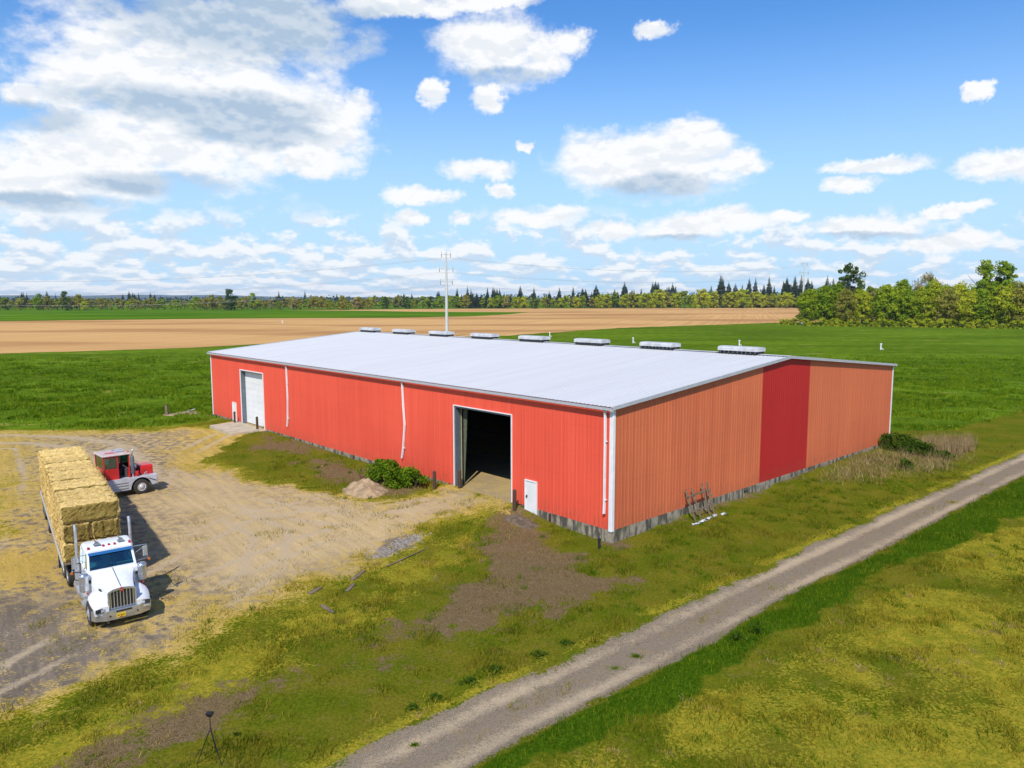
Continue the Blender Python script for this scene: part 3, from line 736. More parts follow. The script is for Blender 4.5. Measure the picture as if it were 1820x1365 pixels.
# downspouts
for u, kink in ((.42, 0), (20.15, .22), (39.3, .06)):
    x = -u
    pts = [(x, -.18, 7.42), (x - .02, -.12, 7.2), (x + kink * .3, -.12, 5.6), (x + kink, -.13, 4.2), (x + kink * .2 - .12 * bool(kink), -.12, 2.2), (x - .2 * bool(kink), -.15, 1.62)]
    mb = MB()
    for p_, q_ in zip(pts[:-1], pts[1:]): mb.bar(p_, (q_[0], q_[1], q_[2] - .01), .13, .10)
    d_ = mb.build('downspout', M['white'], barn)
    for zz_ in (2.4, 5.7): MB().box((x + .02, -.10, zz_), (.19, .15, .035)).build('strap', M['white'], d_)
# ridge ventilators
for k in range(8):
    xc = -(3.75 + 7.48 * k); yc = BW / 2; L_ = 3.3
    vt = MB(); prof = [(-.60, .30), (-.60, .50), (-.52, .58), (-.30, .62), (.30, .62), (.52, .58), (.60, .50), (.60, .30)]
    vt.loft([[(x, yc + a, ZR + b) for a, b in prof] for x in (xc - L_ / 2, xc + L_ / 2)], close=False)
    for x in (xc - L_ / 2, xc + L_ / 2): vt.add([(x, yc + a, ZR + b) for a, b in prof], [tuple(range(len(prof)))])
    v_ = vt.build('ridge_vent', M['ventgrey'], barn)
    MB().box((xc, yc, ZR + .22), (L_ - .12, 1.0, .28)).build('throat', M['dark'], v_)
    for i in range(9):
        for s_ in (-1, 1): MB().box((xc - L_ / 2 + .2 + i * (L_ - .4) / 8, yc + s_ * .5, ZR + .2), (.05, .16, .14)).build('bracket', M['jamb'], v_)
# open bay
def frame(o, depth, m, side=.09, sill=None):
    x0, x1 = -o[1], -o[0]; mb = MB()
    mb.box((x0 + side / 2 - side, -.045, (o[3] + ZB) / 2 - .02), (side, .07, o[3] - ZB + .06)); mb.box((x1 - side / 2 + side, -.045, (o[3] + ZB) / 2 - .02), (side, .07, o[3] - ZB + .06))
    mb.box(((x0 + x1) / 2, -.045, o[3] + side / 2), (x1 - x0 + 2 * side, .075, side)); return mb
frame(S_OPEN, .3, None, .055).build('bay_trim', M['white'], barn)
mb = MB(); mb.box((-S_OPEN[1] + .06, .25, 3.2), (.10, .52, 6.1)); mb.box((-S_OPEN[0] - .06, .25, 3.2), (.10, .52, 6.1)); mb.box((-(S_OPEN[0] + S_OPEN[1]) / 2, .25, 6.21), (S_OPEN[1] - S_OPEN[0] - .26, .52, .10))
mb.build('bay_jamb', M['jamb'], barn)
M['track_yellow'] = mat('dull_yellow_steel', (.45, .40, .22), .6)
MB().box((-S_OPEN[1] + .14, .50, 3.2), (.05, .05, 6.1)).build('door_track', M['track_yellow'], barn)
M['curtain'] = mat('grey_green_curtain', (.12, .14, .09), .9, var=.2)
cu = MB(); cu.loft([[(-S_OPEN[1] + .22 + .055 * i, .62 + .06 * (i % 2), 6.1) for i in range(8)], [(-S_OPEN[1] + .2 + .026 * i, .62 + .04 * (i % 2), 2.4) for i in range(8)], [(-S_OPEN[1] + .2 + .012 * i, .62, .65) for i in range(8)]], close=False)
cu.build('curtain', M['curtain'], barn)
# closed bay on the left: white sectional door set back in the wall
frame(S_LEFT, .3, None).build('bay_trim', M['white'], barn)
mb = MB(); mb.box((-S_LEFT[1] + .05, .22, 3.3), (.09, .46, 5.8)); mb.box((-S_LEFT[0] - .05, .22, 3.3), (.09, .46, 5.8)); mb.box((-(S_LEFT[0] + S_LEFT[1]) / 2, .22, 6.14), (S_LEFT[1] - S_LEFT[0] - .2, .46, .10)); mb.build('bay_jamb', M['jamb'], barn)
bd = MB().box((-(S_LEFT[0] + S_LEFT[1]) / 2, .50, 3.4), (S_LEFT[1] - S_LEFT[0] - .1, .05, 5.5)).build('bay_door', M['jamb'], barn)
for i in range(9): MB().box((-(S_LEFT[0] + S_LEFT[1]) / 2, .455, .66 + .608 * (i + .5)), (S_LEFT[1] - S_LEFT[0] - .2, .05, .596)).build('door_section', M['door_white'], bd, bevel=.006)
# two small doors
for o, zf, hx in ((S_MAN1, .33, 1), (S_MAN2, .53, -1)):
    x0, x1 = -o[1], -o[0]
    dr = MB().box(((x0 + x1) / 2, -.02, (zf + o[3]) / 2), (x1 - x0 - .1, .06, o[3] - zf - .06)).build('door', M['door_white'], barn, bevel=.008)
    mb = MB()
    for x in (x0 + .02, x1 - .02): mb.box((x, -.03, (zf + o[3]) / 2), (.08, .12, o[3] - zf))
    mb.box(((x0 + x1) / 2, -.03, o[3] - .015), (x1 - x0 + .04, .125, .07)); mb.build('door_frame', M['white'], dr)
    MB().box((x0 + .17 if hx > 0 else x1 - .17, -.075, zf + 1.02), (.07, .05, .16)).build('lock_plate', M['dark'], dr)
    MB().tube([(x0 + .17 if hx > 0 else x1 - .17, -.10, zf + 1.03), (x0 + .17 if hx > 0 else x1 - .17, -.15, zf + 1.03)], .035, 10).build('door_knob', M['dark'], dr)
# concrete foot: panels along the long wall, courses of block under the gable
rnd = random.Random(5)
fd = MB()
for a_, b_ in ((.03, S_OPEN[0]), (S_OPEN[1], S_LEFT[0]), (S_LEFT[1], BL - .03)): fd.box((-(a_ + b_) / 2, .16, .2), (b_ - a_, .12, .95))
fd = fd.build('foundation', M['concrete'], barn)
u = 0.02
while u < BL - .2:
    w = rnd.choice((2.3, 2.44, 2.44, 1.9)); u1 = min(u + w, BL - .02)
    skip = any(o[0] - .05 < (u + u1) / 2 < o[1] + .05 for o in (S_OPEN, S_LEFT))
    for o in (S_OPEN, S_LEFT):
        if u < o[0] < u1: u1 = o[0]
        if o[0] <= u < o[1]: u1 = o[1]; skip = True
    if not skip and u1 - u > .1:
        MB().box((-(u + u1) / 2, .045 + rnd.uniform(-.012, .012), .24 + rnd.uniform(-.006, .004)), (u1 - u - .03, .11, .88)).build('concrete_panel', M['concrete'], fd, bevel=.012)
        if rnd.random() < .45: MB().box((-u1, .0, .2), (.16, .16, .92)).build('pilaster', M['rust'] if rnd.random() < .3 else M['concrete'], fd)
    u = u1
fd2 = MB().box((-.16, BW / 2, .2), (.12, BW - .3, .95)).build('foundation', M['concrete'], barn)
u = .02; 
while u < 13.5:
    w = rnd.choice((2.2, 2.44)); MB().box((-.04 + rnd.uniform(-.012, .012), u + w / 2, .24), (.11, w - .03, .88)).build('concrete_panel', M['concrete'], fd2, bevel=.012); u += w
for row in range(3):
    q = u + (row % 2) * .4
    while q < BW - .5:
        w = 1.22 if rnd.random() < .8 else .8
        w = min(w, BW - .05 - q)
        MB().box((-.04 + rnd.uniform(-.015, .015), q + w / 2, -.02 + .245 + row * .235 - .12), (.11, w - .025, .222)).build('concrete_block', M['concrete'], fd2, bevel=.01); q += w
# apron of the left bay
ap = MB(); pts = [from_st(44.2, -.05), from_st(51.4, -.05), from_st(50.9, -3.2), from_st(44.9, -3.4)]
ap.slab(pts, .2, .655); apo = ap.build('concrete_apron', M['concrete'] if False else mat('pale_apron_concrete', (.50, .42, .30), .9, var=.12, scale=1.2, fine=.15), None, bevel=.03); tag(apo, kind='structure')
# steel bollards
BOLL = [((-29.2, 77.3), 1.15, .11, 'rusty bollard in front of the small white door by the closed bay'), ((-25.5, 73.4), 1.25, .12, 'rusty bollard at the near side of the closed white bay door'),
        ((-5.35, 50.1), 1.2, .12, 'dark bollard between the green bush and the open bay'), ((-3.6, 49.9), 1.2, .13, 'brown bollard standing in the mouth of the open bay'),
        ((0.15, 44.9), 1.25, .12, 'dark bollard beside the white door on the track side of the open bay')]
for (x, y), h_, r_, lab in BOLL:
    z = hz(x, y); b_ = thing('bollard', lab, 'bollard', (x, y, z), group='bollards along the shed wall')
    MB().lathe([(r_, -.2), (r_, h_)], 14, 'Z').build('pipe', M['rust'], b_, smooth=True)
    MB().lathe([(r_ * .99, h_ - .01), (r_ * .98, h_ + .02), (r_ * .7, h_ + .07), (r_ * .2, h_ + .09)], 14, 'Z').build('domed_cap', M['rust'], b_, smooth=True)
x, y = 4.75, 39.3
pp = thing('standpipe', 'short black pipe stub at the near foot of the shed corner', 'pipe', (x, y, hz(x, y)))
MB().lathe([(.075, -.1), (.075, .5)], 12, 'Z').build('pipe', M['dark'], pp, smooth=True); MB().lathe([(.1, .48), (.1, .56)], 12, 'Z').build('collar', M['dark'], pp)

# ================================================================== the white truck
M['paint'] = mat('white_truck_paint', (.80, .82, .86), .28, var=.03, scale=1.5, coat=.5)
pm_, N, pbb = new_mat('dusty_white_paint')
o_ = N.n('ShaderNodeTexCoord').outputs['Object']; dz_ = N.sep(o_)[2]
dn_ = N.noise(o_, 2.2, 5, .65)
du = N.m('MULTIPLY', N.smooth(N.m('ADD', dz_, N.m('MULTIPLY', N.m('SUBTRACT', dn_, .5), 1.6)), .45, 1.75, 1.0, 0.0), .55)
N.t.links.new(N.mix(du, N.mix(N.smooth(dn_, .35, .7), (.80, .82, .86, 1), (.72, .735, .76, 1)), (.42, .34, .25, 1)), pbb.inputs['Base Color'])
N.put(pbb.inputs['Roughness'], N.lin(dn_, .3, .7, .25, .5)); pbb.inputs['Coat Weight'].default_value = .3
M['paint'] = pm_
M['chrome'] = mat('chrome', (.62, .64, .67), .2, metal=.8, var=.06, scale=4)
M['alu'] = mat('brushed_aluminium', (.60, .61, .63), .36, metal=.55, var=.12, scale=6)
M['tyre'] = mat('tyre_rubber', (.030, .028, .026), .85, var=.2, scale=14, col2=(.055, .048, .04))
M['black'] = mat('black_chassis', (.025, .025, .027), .6, var=.2)
M['redlens'] = mat('red_lens', (.45, .02, .02), .2, spec=.6)
M['amber'] = mat('amber_lens', (.65, .16, .01), .2, spec=.6)
M['plate'] = mat('yellow_plate', (.75, .50, .02), .5, var=.05)
M['lens'] = mat('clear_lamp', (.70, .72, .74), .12, metal=.4, spec=.7)
M['dashboard'] = mat('grey_dashboard', (.08, .085, .09), .7)
M['paper'] = mat('paper', (.8, .8, .78), .8, var=.03)
M['visor'] = mat('sky_tinted_visor', (.06, .26, .55), .15, metal=.6, var=.05)  # chrome strip; the sky it reflects is put into the colour as blue
def glass_mat(name, tint):
    m = bpy.data.materials.new(name); m.use_nodes = True; t = m.node_tree; t.nodes.clear(); N = NT(t)
    tr = N.n('ShaderNodeBsdfTransparent'); tr.inputs[0].default_value = (*tint, 1)
    gl = N.n('ShaderNodeBsdfGlossy'); gl.inputs['Roughness'].default_value = .03; gl.inputs[0].default_value = (.75, .92, .95, 1)
    fr = N.n('ShaderNodeFresnel'); fr.inputs[0].default_value = 1.55
    mx = N.n('ShaderNodeMixShader'); N.put(mx.inputs[0], N.m('ADD', fr.outputs[0], .10, clamp=True))
    t.links.new(tr.outputs[0], mx.inputs[1]); t.links.new(gl.outputs[0], mx.inputs[2])
    o = N.n('ShaderNodeOutputMaterial'); t.links.new(mx.outputs[0], o.inputs[0]); return m
M['glass'] = glass_mat('tinted_glass', (.16, .42, .42))
M['seat'] = mat('dark_seat', (.04, .04, .045), .8)

def make_wheel(parent, x, y, z, r, w, side, rimmat, deep=.03, dual=False):
    """wheel with tyre and rim, axle along y; side = +1 faces +y"""
    wh = bpy.data.objects.new('wheel', None); wh.empty_display_size = .2; wh.location = (x, y, z); link(wh, parent)
    rr = r * .56
    def ty(c):
        return [(rr, c - w * .5), (r * .90, c - w * .52), (r * .97, c - w * .47), (r, c - w * .36), (r, c - w * .2), (r * .985, c - w * .19), (r * .985, c - w * .15), (r, c - w * .14), (r, c + w * .14), (r * .985, c + w * .15), (r * .985, c + w * .19), (r, c + w * .2), (r, c + w * .36), (r * .97, c + w * .47), (r * .90, c + w * .52), (rr, c + w * .5)]
    mb = MB(); mb.lathe(ty(0), 28, cap=False)
    if dual: mb.lathe(ty(-side * (w + .06)), 28, cap=False)
    mb.build('tyre', M['tyre'], wh, smooth=True)
    f = side
    prof = [(rr + .01, f * w * .48), (rr - .02, f * w * .46), (rr - .05, f * (w * .5 - deep)), (rr * .55, f * (w * .5 - deep * .6)), (rr * .48, f * (w * .5 + .01)), (rr * .30, f * (w * .5 + .05)), (.01, f * (w * .5 + .06))]
    if dual: prof = [(rr + .01, f * w * .48), (rr - .03, f * w * .42), (rr - .06, f * (-w * .1)), (rr * .6, f * (-w * .14)), (rr * .5, f * (w * .35)), (rr * .32, f * (w * .45)), (.01, f * (w * .47))]
    rim = MB().lathe([(rr + .01, -f * w * .45)] + prof, 28).build('rim', rimmat, wh, smooth=True)
    hl = MB(); yb = f * (w * .5 - deep * .75) if not dual else f * (-w * .11)
    for k in range(10):
        a = 2 * PI * k / 10; q = (math.cos(a) * rr * .76, yb, math.sin(a) * rr * .76)
        hl.lathe([(.020, -.012), (.020, .012)], 8, 'Y', q)
    hl.build('hand_hole_ring', M['black'], rim); hl = MB()
    for k in range(10):
        a = 2 * PI * (k + .5) / 10; hl.lathe([(.014, -.02), (.014, .03)], 6, 'Y', (math.cos(a) * rr * .52, f * (w * .5 + .0) if not dual else f * w * .3, math.sin(a) * rr * .52))
    hl.build('bolt_ring', M['alu'], rim)
    return wh

TH = R(-52); TRK = (-16.1, 29.5)
truck = thing('hay_truck', 'white conventional semi truck with chrome stacks hauling the hay load', 'truck', (TRK[0], TRK[1], hz(*TRK)), TH)
# chassis, axles, tanks
mb = MB()
for s_ in (-1, 1):
    mb.box((-4.6, s_ * .42, .92), (8.2, .09, .27))
for x in (-1.05, -6.55, -7.9): mb.tube([(x, -1.0, .50), (x, 1.0, .50)], .09, 10)
for x in (-.7, -3.9, -5.2, -8.5): mb.box((x, 0, .92), (.12, .8, .2))
mb.box((-7.2, 0, 1.12), (1.1, .95, .14))
mb.build('chassis', M['black'], truck)
for s_ in (-1, 1):
    make_wheel(truck, -1.05, s_ * .98, .52, .52, .30, s_, M['alu'])
    for x in (-6.55, -7.9): make_wheel(truck, x, s_ * .93 + s_ * .12, .52, .52, .28, s_, M['alu'], dual=True)
    MB().lathe([(.30, -4.55), (.33, -4.5), (.33, -3.1), (.30, -3.05)], 20, 'X', (0, s_ * .86, .72)).build('fuel_tank', M['alu'], truck, smooth=True)
    st = MB(); st.box((-2.55, s_ * .98, .42), (.75, .34, .05)); st.box((-2.62, s_ * .95, .78), (.7, .3, .05)); st.box((-2.95, s_ * .9, .6), (.04, .25, .4)); st.build('step', M['alu'], truck)
    qf = MB(); qf.loft([[(-7.2 + .68 * math.cos(a) * 1.9, s_ * y_, .55 + .60 * max(math.sin(a), 0)) for a in [PI * k / 12 for k in range(13)]] for y_ in (.78, 1.24)], close=False)
    fl = MB(); fl.box((-8.78, s_ * 1.0, .62), (.02, .55, .75)); fl.build('mud_flap', M['dark'], truck)
MB().box((-4.9, .0, 1.12), (1.0, .9, .03)).build('deck_plate', M['alu'], truck)
# cab: lower shell, pillars, roof
def ring(x, hw, z0, z1, cr=.12, n=4):
    """rounded section across the truck"""
    pts = [(x, -hw, z0), (x, hw, z0)]
    for k in range(n + 1):
        a = PI / 2 * k / n; pts.append((x, hw - cr + cr * math.cos(a), z1 - cr + cr * math.sin(a)))
    for k in range(n + 1):
        a = PI / 2 + PI / 2 * k / n; pts.append((x, -hw + cr + cr * math.cos(a), z1 - cr + cr * math.sin(a)))
    return pts
mb = MB()
mb.prism([(-1.86, .95), (-1.80, 1.90), (-1.95, 2.0), (-3.55, 2.0), (-3.58, .62), (-2.6, .62), (-2.3, .95)], -.97, .97)
cab = mb.build('cab', M['paint'], truck, bevel=.05, seg=3)
mb = MB()
for s_ in (-1, 1):
    for a_, b_, w_ in (((-1.93, s_ * .90, 1.97), (-2.34, s_ * .84, 2.72), .09), ((-2.72, s_ * .955, 1.97), (-2.76, s_ * .90, 2.72), .08), ((-3.50, s_ * .945, 1.97), (-3.50, s_ * .89, 2.72), .12)):
        MB().bar(a_, b_, w_, w_).build('pillar', M['paint'], cab, bevel=.015)
MB().bar((-1.93, -.92, 1.985), (-1.93, .92, 1.985), .07, .06).build('cowl', M['paint'], cab)
rf = MB(); rf.loft([ring(-2.20, .86, 2.66, 2.77, .08), ring(-2.36, .93, 2.66, 2.86, .12), ring(-2.8, .95, 2.66, 2.92, .14), ring(-3.3, .95, 2.66, 2.91, .14), ring(-3.58, .92, 2.66, 2.84, .12)])
roof = rf.build('cab_roof', M['paint'], cab, smooth=True)
MB().loft([[(-3.55, -.9, 1.95), (-3.55, .9, 1.95), (-3.55, .84, 2.7), (-3.55, -.84, 2.7)], [(-3.50, -.9, 1.95), (-3.50, .9, 1.95), (-3.50, .84, 2.7), (-3.50, -.84, 2.7)]]).build('back_panel', M['paint'], cab)
ws = MB()
for a, b in ((-.86, -.01), (.01, .86)):
    ws.add([(-1.935, a, 2.0), (-1.935, b, 2.0), (-2.315, b * .965, 2.69), (-2.315, a * .965, 2.69)], [(0, 1, 2, 3)])
ws.build('windshield', M['glass'], cab)
for s_ in (-1, 1):
    MB().add([(-2.02, s_ * .935, 2.02), (-2.70, s_ * .955, 2.02), (-2.74, s_ * .90, 2.68), (-2.36, s_ * .87, 2.68)], [(0, 1, 2, 3)]).build('side_window', M['glass'], cab)
    MB().add([(-2.78, s_ * .955, 2.02), (-3.44, s_ * .95, 2.02), (-3.44, s_ * .90, 2.68), (-2.80, s_ * .90, 2.68)], [(0, 1, 2, 3)]).build('side_window', M['glass'], cab)
    dr = MB().box((-2.72, s_ * .975, 1.42), (.95, .03, 1.08)).build('door', M['paint'], cab, bevel=.02)
    MB().box((-3.08, s_ * 1.0, 1.72), (.14, .03, .04)).build('door_handle', M['chrome'], dr)
sv = MB(); sv.loft([[(-2.12, -.84, 2.60), (-2.12, .84, 2.60), (-2.14, .84, 2.585), (-2.14, -.84, 2.585)], [(-2.24, -.86, 2.755), (-2.24, .86, 2.755), (-2.28, .86, 2.73), (-2.28, -.86, 2.73)]])
sv.build('sun_visor', M['visor'], cab)
ds = MB().prism([(-1.98, 1.6), (-1.98, 1.97), (-2.10, 2.015), (-2.38, 2.0), (-2.42, 1.6)], -.86, .86).build('dashboard', M['dashboard'], cab)
MB().box((-2.16, -.28, 2.035), (.22, .30, .012), (0.05, -.1, .4)).build('paper_sheet', M['paper'], ds)
MB().lathe([(.19, -.015), (.21, 0), (.19, .015)], 20, 'X', (-2.55, .42, 2.05)).build('steering_wheel', M['black'], ds)
for y_ in (-.45, .45):
    sb_ = MB(); sb_.box((-3.0, y_, 1.7), (.5, .5, .16)); sb_.box((-3.24, y_, 2.1), (.14, .48, .75)); sb_.build('seat', M['seat'], cab, bevel=.03)
for y_, px in ((-.80, -2.36), (-.22, -2.40), (0, -2.42), (.22, -2.40), (.80, -2.36)):
    mb = MB(); mb.loft([[(px + .07, y_ - .055, 2.82), (px + .07, y_ + .055, 2.82), (px - .07, y_ + .055, 2.86), (px - .07, y_ - .055, 2.86)], [(px + .055, y_ - .04, 2.905), (px + .055, y_ + .04, 2.905), (px - .06, y_ + .04, 2.925), (px - .06, y_ - .04, 2.925)]])
    mb.build('marker_light', M['redlens'], roof, bevel=.01)
for y_ in (-.46, .47):
    mb = MB(); mb.lathe([(.025, -.62), (.028, -.3), (.05, -.06), (.095, 0)], 12, 'X', (-2.48, y_, 3.0)); mb.bar((-2.72, y_, 2.9), (-2.72, y_, 3.0), .03); mb.box((-2.52, y_, 2.955), (.22, .26, .03))
    mb.build('air_horn', M['chrome'], roof, smooth=True)
MB().tube([(-2.6, .93, 2.6), (-2.64, 1.03, 3.45)], .008, 5).build('aerial', M['black'], cab)
# hood: narrow at the grille, flaring to the cowl
def hood_ring(x, hw, z0, z1, crown):
    pts = [(x, -hw, z0), (x, -hw * 1.0, z0 + (z1 - z0) * .72)]
    for k in range(7):
        a = -1 + 2 * k / 6; pts.append((x, hw * .93 * a, z1 - crown * a * a - (.045 if abs(a) > .95 else 0)))
    pts += [(x, hw, z0 + (z1 - z0) * .72), (x, hw, z0)]
    return pts
hd = MB(); hd.loft([hood_ring(-.12, .50, .86, 1.60, .05), hood_ring(-.30, .535, .84, 1.68, .06), hood_ring(-.8, .60, .86, 1.78, .07), hood_ring(-1.4, .74, .90, 1.89, .08), hood_ring(-1.92, .90, .92, 1.97, .10)])
hood = hd.build('hood', M['paint'], truck, smooth=True)
MB().bar((-.25, 0, 1.685), (-1.9, 0, 1.985), .025, .012).build('hood_seam', M['black'], hood)
for s_ in (-1, 1):
    MB().box((-1.0, s_ * .655, 1.42), (.30, .02, .09), (0, -.1, -s_ * .16)).build('side_vent', M['black'], hood)
# grille with upright bars
gb_ = MB().box((-.115, 0, 1.22), (.03, .92, .70)).build('grille', M['black'], truck)
for k in range(8): MB().box((-.085, -.42 + .84 * k / 7, 1.22), (.045, .034, .69)).build('grille_bar', M['chrome'], gb_)
mb = MB(); pts = [(-.50, .84), (.50, .84), (.50, 1.52), (.36, 1.60), (0, 1.645), (-.36, 1.60), (-.50, 1.52)]
for (a, b) in zip(pts, pts[1:] + pts[:1]): mb.bar((-.08, a[0], a[1]), (-.08, b[0], b[1]), .075, .075)
mb.build('grille_surround', M['chrome'], gb_)
bd_ = MB(); bd_.loft([[(x, y_, z) for y_, z in ((0, 1.50), (.07, 1.56), (.075, 1.64), (0, 1.72), (-.075, 1.64), (-.07, 1.56))] for x in (-.06, -.03)]); bd_.build('red_badge', M['redlens'], gb_, bevel=.008)
MB().box((-.022, 0, 1.61), (.012, .10, .035)).build('badge_bar', M['chrome'], gb_)
# fenders sweeping over the steer wheels
for s_ in (-1, 1):
    def fr(t):
        x = .02 - 1.95 * t; a = t
        top = .98 + .26 * math.sin(min(t * 1.6, 1) * PI / 2) - .30 * max(0, t - .72) / .28 ** 1.0 * (1 if t > .72 else 0)
        yo = 1.02 + .10 * math.sin(PI * min(t * 1.2, 1)); yi = .52 + .16 * t
        bot = .70 if t < .10 else (1.06 if t < .78 else .72)
        return [(x, s_ * yi, top + .04), (x, s_ * (yi + .28), top + .05), (x, s_ * (yo - .10), top), (x, s_ * yo, top - .10), (x, s_ * yo, min(bot, top - .14)), (x, s_ * (yi), min(bot, top - .14))]
    fe = MB(); fe.loft([fr(k / 16) for k in range(17)]); fo = fe.build('fender', M['paint'], truck, smooth=True)
    hb = MB(); hb.box((.035, s_ * .84, .90), (.04, .36, .16), (0, -.15, -s_ * .25)); ho = hb.build('headlight', M['black'], truck)
    for dy_ in (-.09, .09): MB().box((.06, s_ * .84 + dy_, .90), (.03, .14, .11), (0, -.15, -s_ * .25)).build('lamp', M['lens'], ho, bevel=.008)
    MB().box((-1.35, s_ * 1.07, 1.27), (.10, .06, .07)).build('fender_lamp', M['redlens'], fo)
# bumper
bp = [(0.10, -.62), (0.10, .62), (-.10, 1.02), (-.34, 1.13), (-.36, 1.09), (-.14, .98), (0.02, .60), (0.02, -.60), (-.14, -.98), (-.36, -1.09), (-.34, -1.13), (-.10, -1.02)]
bu = MB(); bu.loft([[(x - .03, y_, .42) for x, y_ in bp], [(x, y_, .62) for x, y_ in bp], [(x - .01, y_, .84) for x, y_ in bp]])
bum = bu.build('bumper', M['chrome'], truck, bevel=.015)
pl = MB().box((.12, -.10, .60), (.015, .34, .17)).build('licence_plate', M['plate'], bum)
for k, w_ in enumerate((.05, .03, .05, .05, .03)): MB().box((.130, -.22 + k * .06, .60), (.004, w_ * .6, .065)).build('plate_character', M['dark'], pl)
MB().box((.131, -.10, .535), (.004, .12, .02)).build('plate_sticker', M['redlens'], pl)
MB().box((.105, .02, .765), (.02, .58, .06)).build('tow_slot', M['black'], bum)
for y_ in (-.50, .52): MB().lathe([(.035, .09), (.035, .125)], 10, 'X', (0, y_, .62)).build('tow_eye', M['black'], bum)
# stacks, air cleaners, mirrors
for s_ in (-1, 1):
    ex = bpy.data.objects.new('exhaust_stack', None); ex.empty_display_size = .2; ex.location = (-3.72, s_ * 1.08, 0); link(ex, truck)
    MB().tube([(0, 0, 1.9), (0, 0, 3.25), (-.03, 0, 3.45), (-.10, 0, 3.62)], [.065, .065, .065, .068], 14, cap=False).build('pipe', M['alu'], ex, smooth=True)
    MB().lathe([(.10, .95), (.125, 1.0), (.125, 2.05), (.10, 2.12)], 18, 'Z').build('muffler', M['alu'], ex, smooth=True)
    mb = MB()
    for z in (1.15, 1.5, 1.9): mb.lathe([(.13, z), (.133, z + .01), (.133, z + .03), (.13, z + .04)], 18, 'Z')
    mb.build('clamp', M['black'], ex)
    ac = MB().lathe([(.12, 1.22), (.185, 1.28), (.185, 1.50), (.195, 1.51), (.195, 1.55), (.185, 1.56), (.185, 1.86), (.20, 1.87), (.20, 1.93), (.15, 2.0), (.05, 2.03)], 20, 'Z', (-1.78, s_ * 1.12, 0)).build('air_cleaner', M['chrome'], truck, smooth=True)
    MB().bar((-1.78, s_ * .85, 1.6), (-1.78, s_ * 1.0, 1.6), .08, .12).build('bracket', M['black'], ac)
    mi = bpy.data.objects.new('mirror', None); mi.empty_display_size = .2; link(mi, truck)
    mb = MB(); mb.tube([(-2.35, s_ * .9, 2.62), (-2.2, s_ * 1.45, 2.66), (-2.2, s_ * 1.47, 2.05), (-2.15, s_ * .93, 1.98)], .018, 8); mb.tube([(-2.3, s_ * .93, 2.3), (-2.2, s_ * 1.42, 2.62)], .012, 6); mb.build('mirror_arm', M['chrome'], mi, smooth=True)
    MB().box((-2.22, s_ * 1.38, 2.36), (.06, .20, .46)).build('mirror_head', M['alu'], mi, bevel=.025)
    MB().box((-2.255, s_ * 1.38, 2.36), (.012, .16, .40)).build('mirror_glass', M['lens'], mi)
    MB().lathe([(.05, -.04), (.06, 0), (.05, .04)], 10, 'X', (-2.12, s_ * 1.5, 2.0)).build('turn_signal', M['amber'], mi)

# ================================================================== flatbed trailer under the load
RH = R(-54.7); TF = (-19.74, 33.9)
trailer = thing('flatbed_trailer', 'long flatbed trailer carrying straw bales behind the white truck', 'trailer', (TF[0], TF[1], hz(*TF)), RH)
M['rail'] = mat('pale_trailer_rail', (.55, .55, .53), .5, var=.15)
M['deck'] = mat('worn_deck_wood', (.22, .16, .10), .85, var=.2, stretch=(.3, 3, 1))
mb = MB()
for s_ in (-1, 1): mb.box((-8.1, s_ * .5, 1.08), (15.9, .12, .34))
for k in range(14): mb.box((-.6 - k * 1.2, 0, 1.19), (.1, 2.4, .1))
mb.build('frame', M['black'], trailer)
MB().box((-8.1, 0, 1.325), (16.3, 2.46, .06)).build('deck', M['deck'], trailer)
for s_ in (-1, 1): MB().box((-8.1, s_ * 1.265, 1.29), (16.3, .06, .15)).build('side_rail', M['rail'], trailer)
for x in (-10.9, -14.1, -15.4):
    MB().tube([(x, -.95, .5), (x, .95, .5)], .08, 10).build('axle', M['black'], trailer)
    for s_ in (-1, 1): make_wheel(trailer, x, s_ * 1.08, .5, .5, .27, s_, M['alu'], dual=True)
for s_ in (-1, 1): MB().box((-4.2, s_ * .75, .6), (.14, .14, 1.1)).build('landing_leg', M['black'], trailer); 
for s_ in (-1, 1): MB().box((-16.2, s_ * .9, .75), (.03, .55, .8)).build('mud_flap', M['dark'], trailer)

# ================================================================== straw bales
def straw_mat(name, c1, c2, c3):
    m, N, b = new_mat(name)
    o = N.n('ShaderNodeTexCoord').outputs['Object']; oi = N.n('ShaderNodeObjectInfo').outputs['Random']
    o2 = N.v('ADD', o, N.v('SCALE', (13.0, 7.0, 3.0), oi))
    fib = N.noise(N.v('MULTIPLY', o2, (5, 22, 22)), 1.6, 4, .7); fib2 = N.noise(N.v('MULTIPLY', o2, (22, 6, 14)), 1.7, 3, .7); big = N.noise(o2, 1.5, 4, .6)
    c = N.mix(N.smooth(fib, .34, .66), (*c1, 1), (*c2, 1)); c = N.mix(N.smooth(fib2, .52, .72), c, (*c3, 1)); c = N.mix(N.smooth(big, .42, .7, 0, .6), c, (*c2, 1))
    c = N.mix(1.0, c, N.mix(oi, (.88, .87, .85, 1), (1.1, 1.1, 1.1, 1)), 'MULTIPLY')
    N.t.links.new(c, b.inputs['Base Color']); b.inputs['Roughness'].default_value = .95; b.inputs['Specular IOR Level'].default_value = .1
    N.t.links.new(N.bump(N.m('ADD', fib, fib2), .8, .06), b.inputs['Normal']); return m
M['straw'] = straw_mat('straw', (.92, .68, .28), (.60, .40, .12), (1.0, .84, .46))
M['straw_side'] = straw_mat('shaded_cut_straw', (.46, .33, .09), (.20, .135, .03), (.64, .48, .17))  # olive cut straw, with the rough front faces' shade put into the colour
